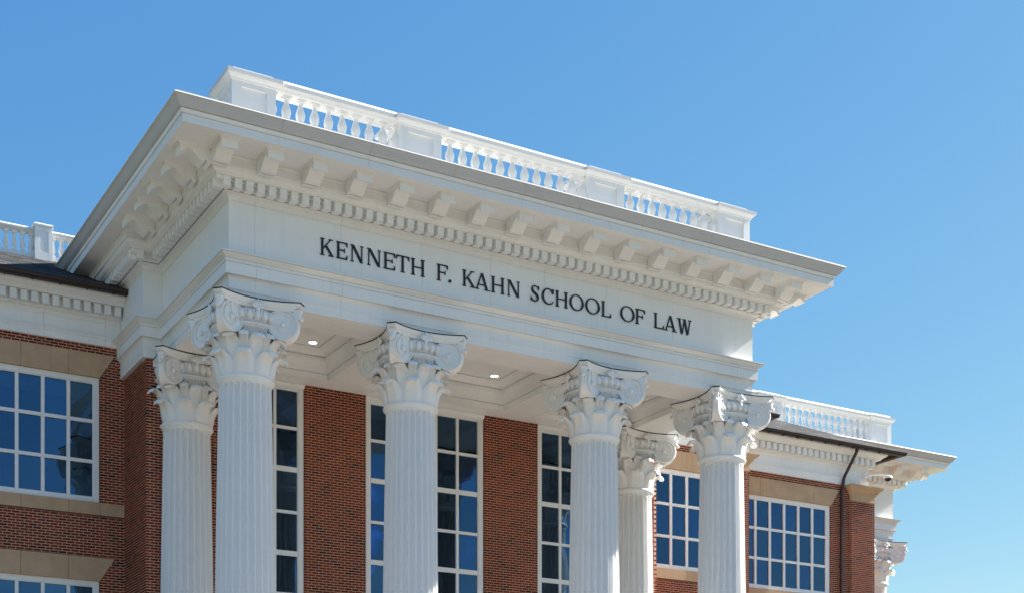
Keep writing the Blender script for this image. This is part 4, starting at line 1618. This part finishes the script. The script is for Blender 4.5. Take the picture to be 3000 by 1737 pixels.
(a0, b0), (a1, b1) = f2(0), f2(1)
deck = MB().add([a0, b0, b1, a1] + [(p[0], p[1], p[2] - 0.12) for p in (a0, b0, b1, a1)], [(0, 1, 2, 3), (4, 7, 6, 5), (0, 4, 5, 1), (1, 5, 6, 2), (2, 6, 7, 3), (3, 7, 4, 0)])
rf2 = obj("roof", deck.mesh("roof", GASKET), w2)
shingle_roof(rf2, dict(rows=30, len=4, f=f2, n=Vector((0, -SL, 1)).normalized()))
zt2 = z0r + SL * (ytr - y0r)
pts = [(B2 + 0.92, y0r, z0r), (B2 + 0.92, 11.7, z0r), (B2 + 0.92 - (ytr - y0r), 11.7, zt2), (B2 + 0.92 - (ytr - y0r), ytr, zt2)]
obj("hip_slope", MB().add(pts + [(p[0], p[1], p[2] - 0.1) for p in pts], [(0, 1, 2, 3), (4, 7, 6, 5), (0, 4, 5, 1), (1, 5, 6, 2), (2, 6, 7, 3), (3, 7, 4, 0)], (0.075, 0.072, 0.07)).mesh("hip_slope", SHINGLE), rf2)

# downspout
ds = thing("downspout", "brown metal downspout bending from the gutter down the right brick wing", "downspout", (17.8, 7.98, 5.2))


def rect_tube(pts, w, d):
    rs = []
    for i, p in enumerate(pts):
        rs.append([(p[0] - w / 2, p[1] - d / 2, p[2]), (p[0] + w / 2, p[1] - d / 2, p[2]), (p[0] + w / 2, p[1] + d / 2, p[2]), (p[0] - w / 2, p[1] + d / 2, p[2])])
    return MB().rings(rs)


obj("pipe", rect_tube([(17.93, 7.42, 15.24), (17.93, 7.44, 15.12), (17.83, 7.93, 14.36), (17.80, 7.955, 14.25), (17.78, 7.955, 14.10), (17.76, 7.985, 13.95), (17.755, 7.99, 13.80), (17.755, 7.99, 5.2)], 0.085, 0.08).mesh("pipe", GUTTER, True, 30), ds)
for z in (13.3, 11.2, 9.1):
    obj("strap", MB().box(17.68, 17.83, 7.935, 8.06, z, z + 0.045).mesh("strap", GUTTER), ds)

# security camera
sc_ = thing("security_camera", "white dome security camera on an arm at the right wing's frieze corner", "camera", (19.0, 7.9, 14.5))
obj("mount_box", MB().box(18.80, 18.985, 7.93, 8.066, 14.44, 14.62).mesh("mount_box", TRIM), sc_)
obj("arm", MB().tube([(19.0, 8.1, 14.52), (19.1, 8.0, 14.56), (19.3, 7.85, 14.575), (19.5, 7.75, 14.55), (19.58, 7.70, 14.52)], 0.03, 10).mesh("arm", TRIM, True), sc_)
obj("housing", MB().lathe([(0.03, 14.56), (0.08, 14.55), (0.14, 14.515), (0.165, 14.47), (0.165, 14.445), (0.12, 14.44)], 24, 19.62, 7.68).mesh("housing", TRIM, True, 40), sc_)
obj("dome", MB().lathe([(0.125, 14.442), (0.12, 14.41), (0.10, 14.375), (0.06, 14.35), (0.01, 14.342)], 24, 19.62, 7.68).mesh("dome", DARKBALL, True, 60), sc_)

# ---------------------------------------------------------------- far side portico
SXR, SY0 = 24.0, 11.83
sp = thing("side_portico", "white side portico projecting beyond the right wing, with bracketed cornice and stepped architrave", "portico", (22, 14, 0))
pth = [(19.28, SY0), (SXR, SY0), (SXR, 26.2)]
pth_c = [(12.5, SY0), (SXR, SY0), (SXR, 26.2)]
se = obj("entablature", sweep(pth, [(-0.5, SOF + 0.01), (-0.012, SOF + 0.012), (-0.012, 15.5), (0.10, 15.6), (0.20, 15.62), (0.20, 16.08), (-0.5, 16.08)]).mesh("entablature", DARKGAP), sp)
scut = [x - 19.28 for x in (21.2, 23.4)]
for nm, pf in (("architrave_panel", arch_p), ("frieze_panel", fr_p), ("bed_moulding", bed_p), ("ovolo_moulding", ov_p)):
    for s in split_path(pth, scut):
        obj(nm, sweep(s, pf).mesh(nm, WHITE, True, 25), se)
obj("dentil_band", sweep(pth, [(-0.1, 15.556), (0.19, 15.556), (0.215, 15.58), (0.215, 15.715), (-0.1, 15.715)]).mesh("dentil_band", WHITE), se)
obj("bracket_band", sweep(pth, [(0.1, 15.878), (0.575, 15.878), (0.575, 16.035), (0.585, 16.04), (0.60, 16.07), (0.605, 16.084), (0.1, 16.084)]).mesh("bracket_band", WHITE, True, 25), se)
for k in range(19):
    obj("dentil", dent_me, se, (SXR + 0.176 - 0.2535 * k, SY0 - 0.291, 15.612))
for k in range(14):
    obj("dentil", dent_me, se, (SXR + 0.291, SY0 - 0.165 + 0.2535 * k, 15.612), pi / 2)
for k in range(5):
    obj("modillion", mod_me, se, (SXR + 0.422 - 1.013 * k, SY0 - YM, 0.004))
    obj("modillion", mod_me, se, (SXR + YM, SY0 - 0.447 + 1.018 * k, 0.004), pi / 2)
for s in split_path(pth_c, [x - 12.5 for x in (15.4, 17.4, 19.4, 21.4, 23.4)]):
    obj("corona_panel", sweep(s, corona).mesh("corona_panel", WHITE), se)
    obj("stepped_moulding", sweep(s, steps).mesh("stepped_moulding", WHITE, True, 25), se)
    obj("cornice_segment", sweep(s, crown).mesh("cornice_segment", CROWN, True, 25), se)
obj("drip_edge", sweep(pth_c, [(0.05, 16.538), (1.704, 16.538), (1.708, 16.544), (1.692, 16.562), (0.05, 16.562)]).mesh("drip_edge", WHITE), se)
obj("edge_flashing", sweep(pth_c, [(1.50, 16.563), (1.690, 16.563), (1.645, 16.605), (1.60, 16.607), (1.50, 16.57)]).mesh("edge_flashing", FLASH), se)
obj("roof_membrane", sweep(pth_c, [(0.05, 16.5625), (1.49, 16.5625), (1.62, 16.609), (0.05, 16.622)]).mesh("roof_membrane", MEMBRANE), se)
obj("portico_roof", MB().box(12.5, SXR + 0.06, SY0 - 0.06, 26.2, 16.54, 16.63).mesh("portico_roof", MEMBRANE), sp)
obj("portico_ceiling", MB().box(19.2, SXR - 0.58, SY0 + 0.58, 26, SOF + 0.002, SOF + 0.05).mesh("portico_ceiling", WHITE), sp)
o = obj("side_porch", MB().box(19.3, 25.2, 10.6, 27, 0, Z0).mesh("side_porch", PORCH))
o["kind"] = "structure"
column(SXR - RT, SY0 + RT, "white column of the side portico at the far right edge of the building")
sb = thing("balustrade", "white balustrade with panelled corner pedestal above the far right roof", "balustrade", (20, SY0 + 0.4, 16.6))
for a, b in ((22.86, 23.93), (17.27, 18.36), (13.0, 14.0)):
    pedestal(sb, a, b, SY0 + 0.02, SY0 + 1.03, 16.55, ZT)
rail_run(sb, 18.36, 22.86, SY0 + 0.26, ZBB, ZT, [18.36 + 4.5 / 14 * k for k in range(0, 15)])
rail_run(sb, 14.0, 17.27, SY0 + 0.26, ZBB, ZT, [14.0 + 3.27 / 10 * k for k in range(0, 11)])
rb = sb
side_run(sb, 23.63, SY0 + 1.03, SY0 + 6)
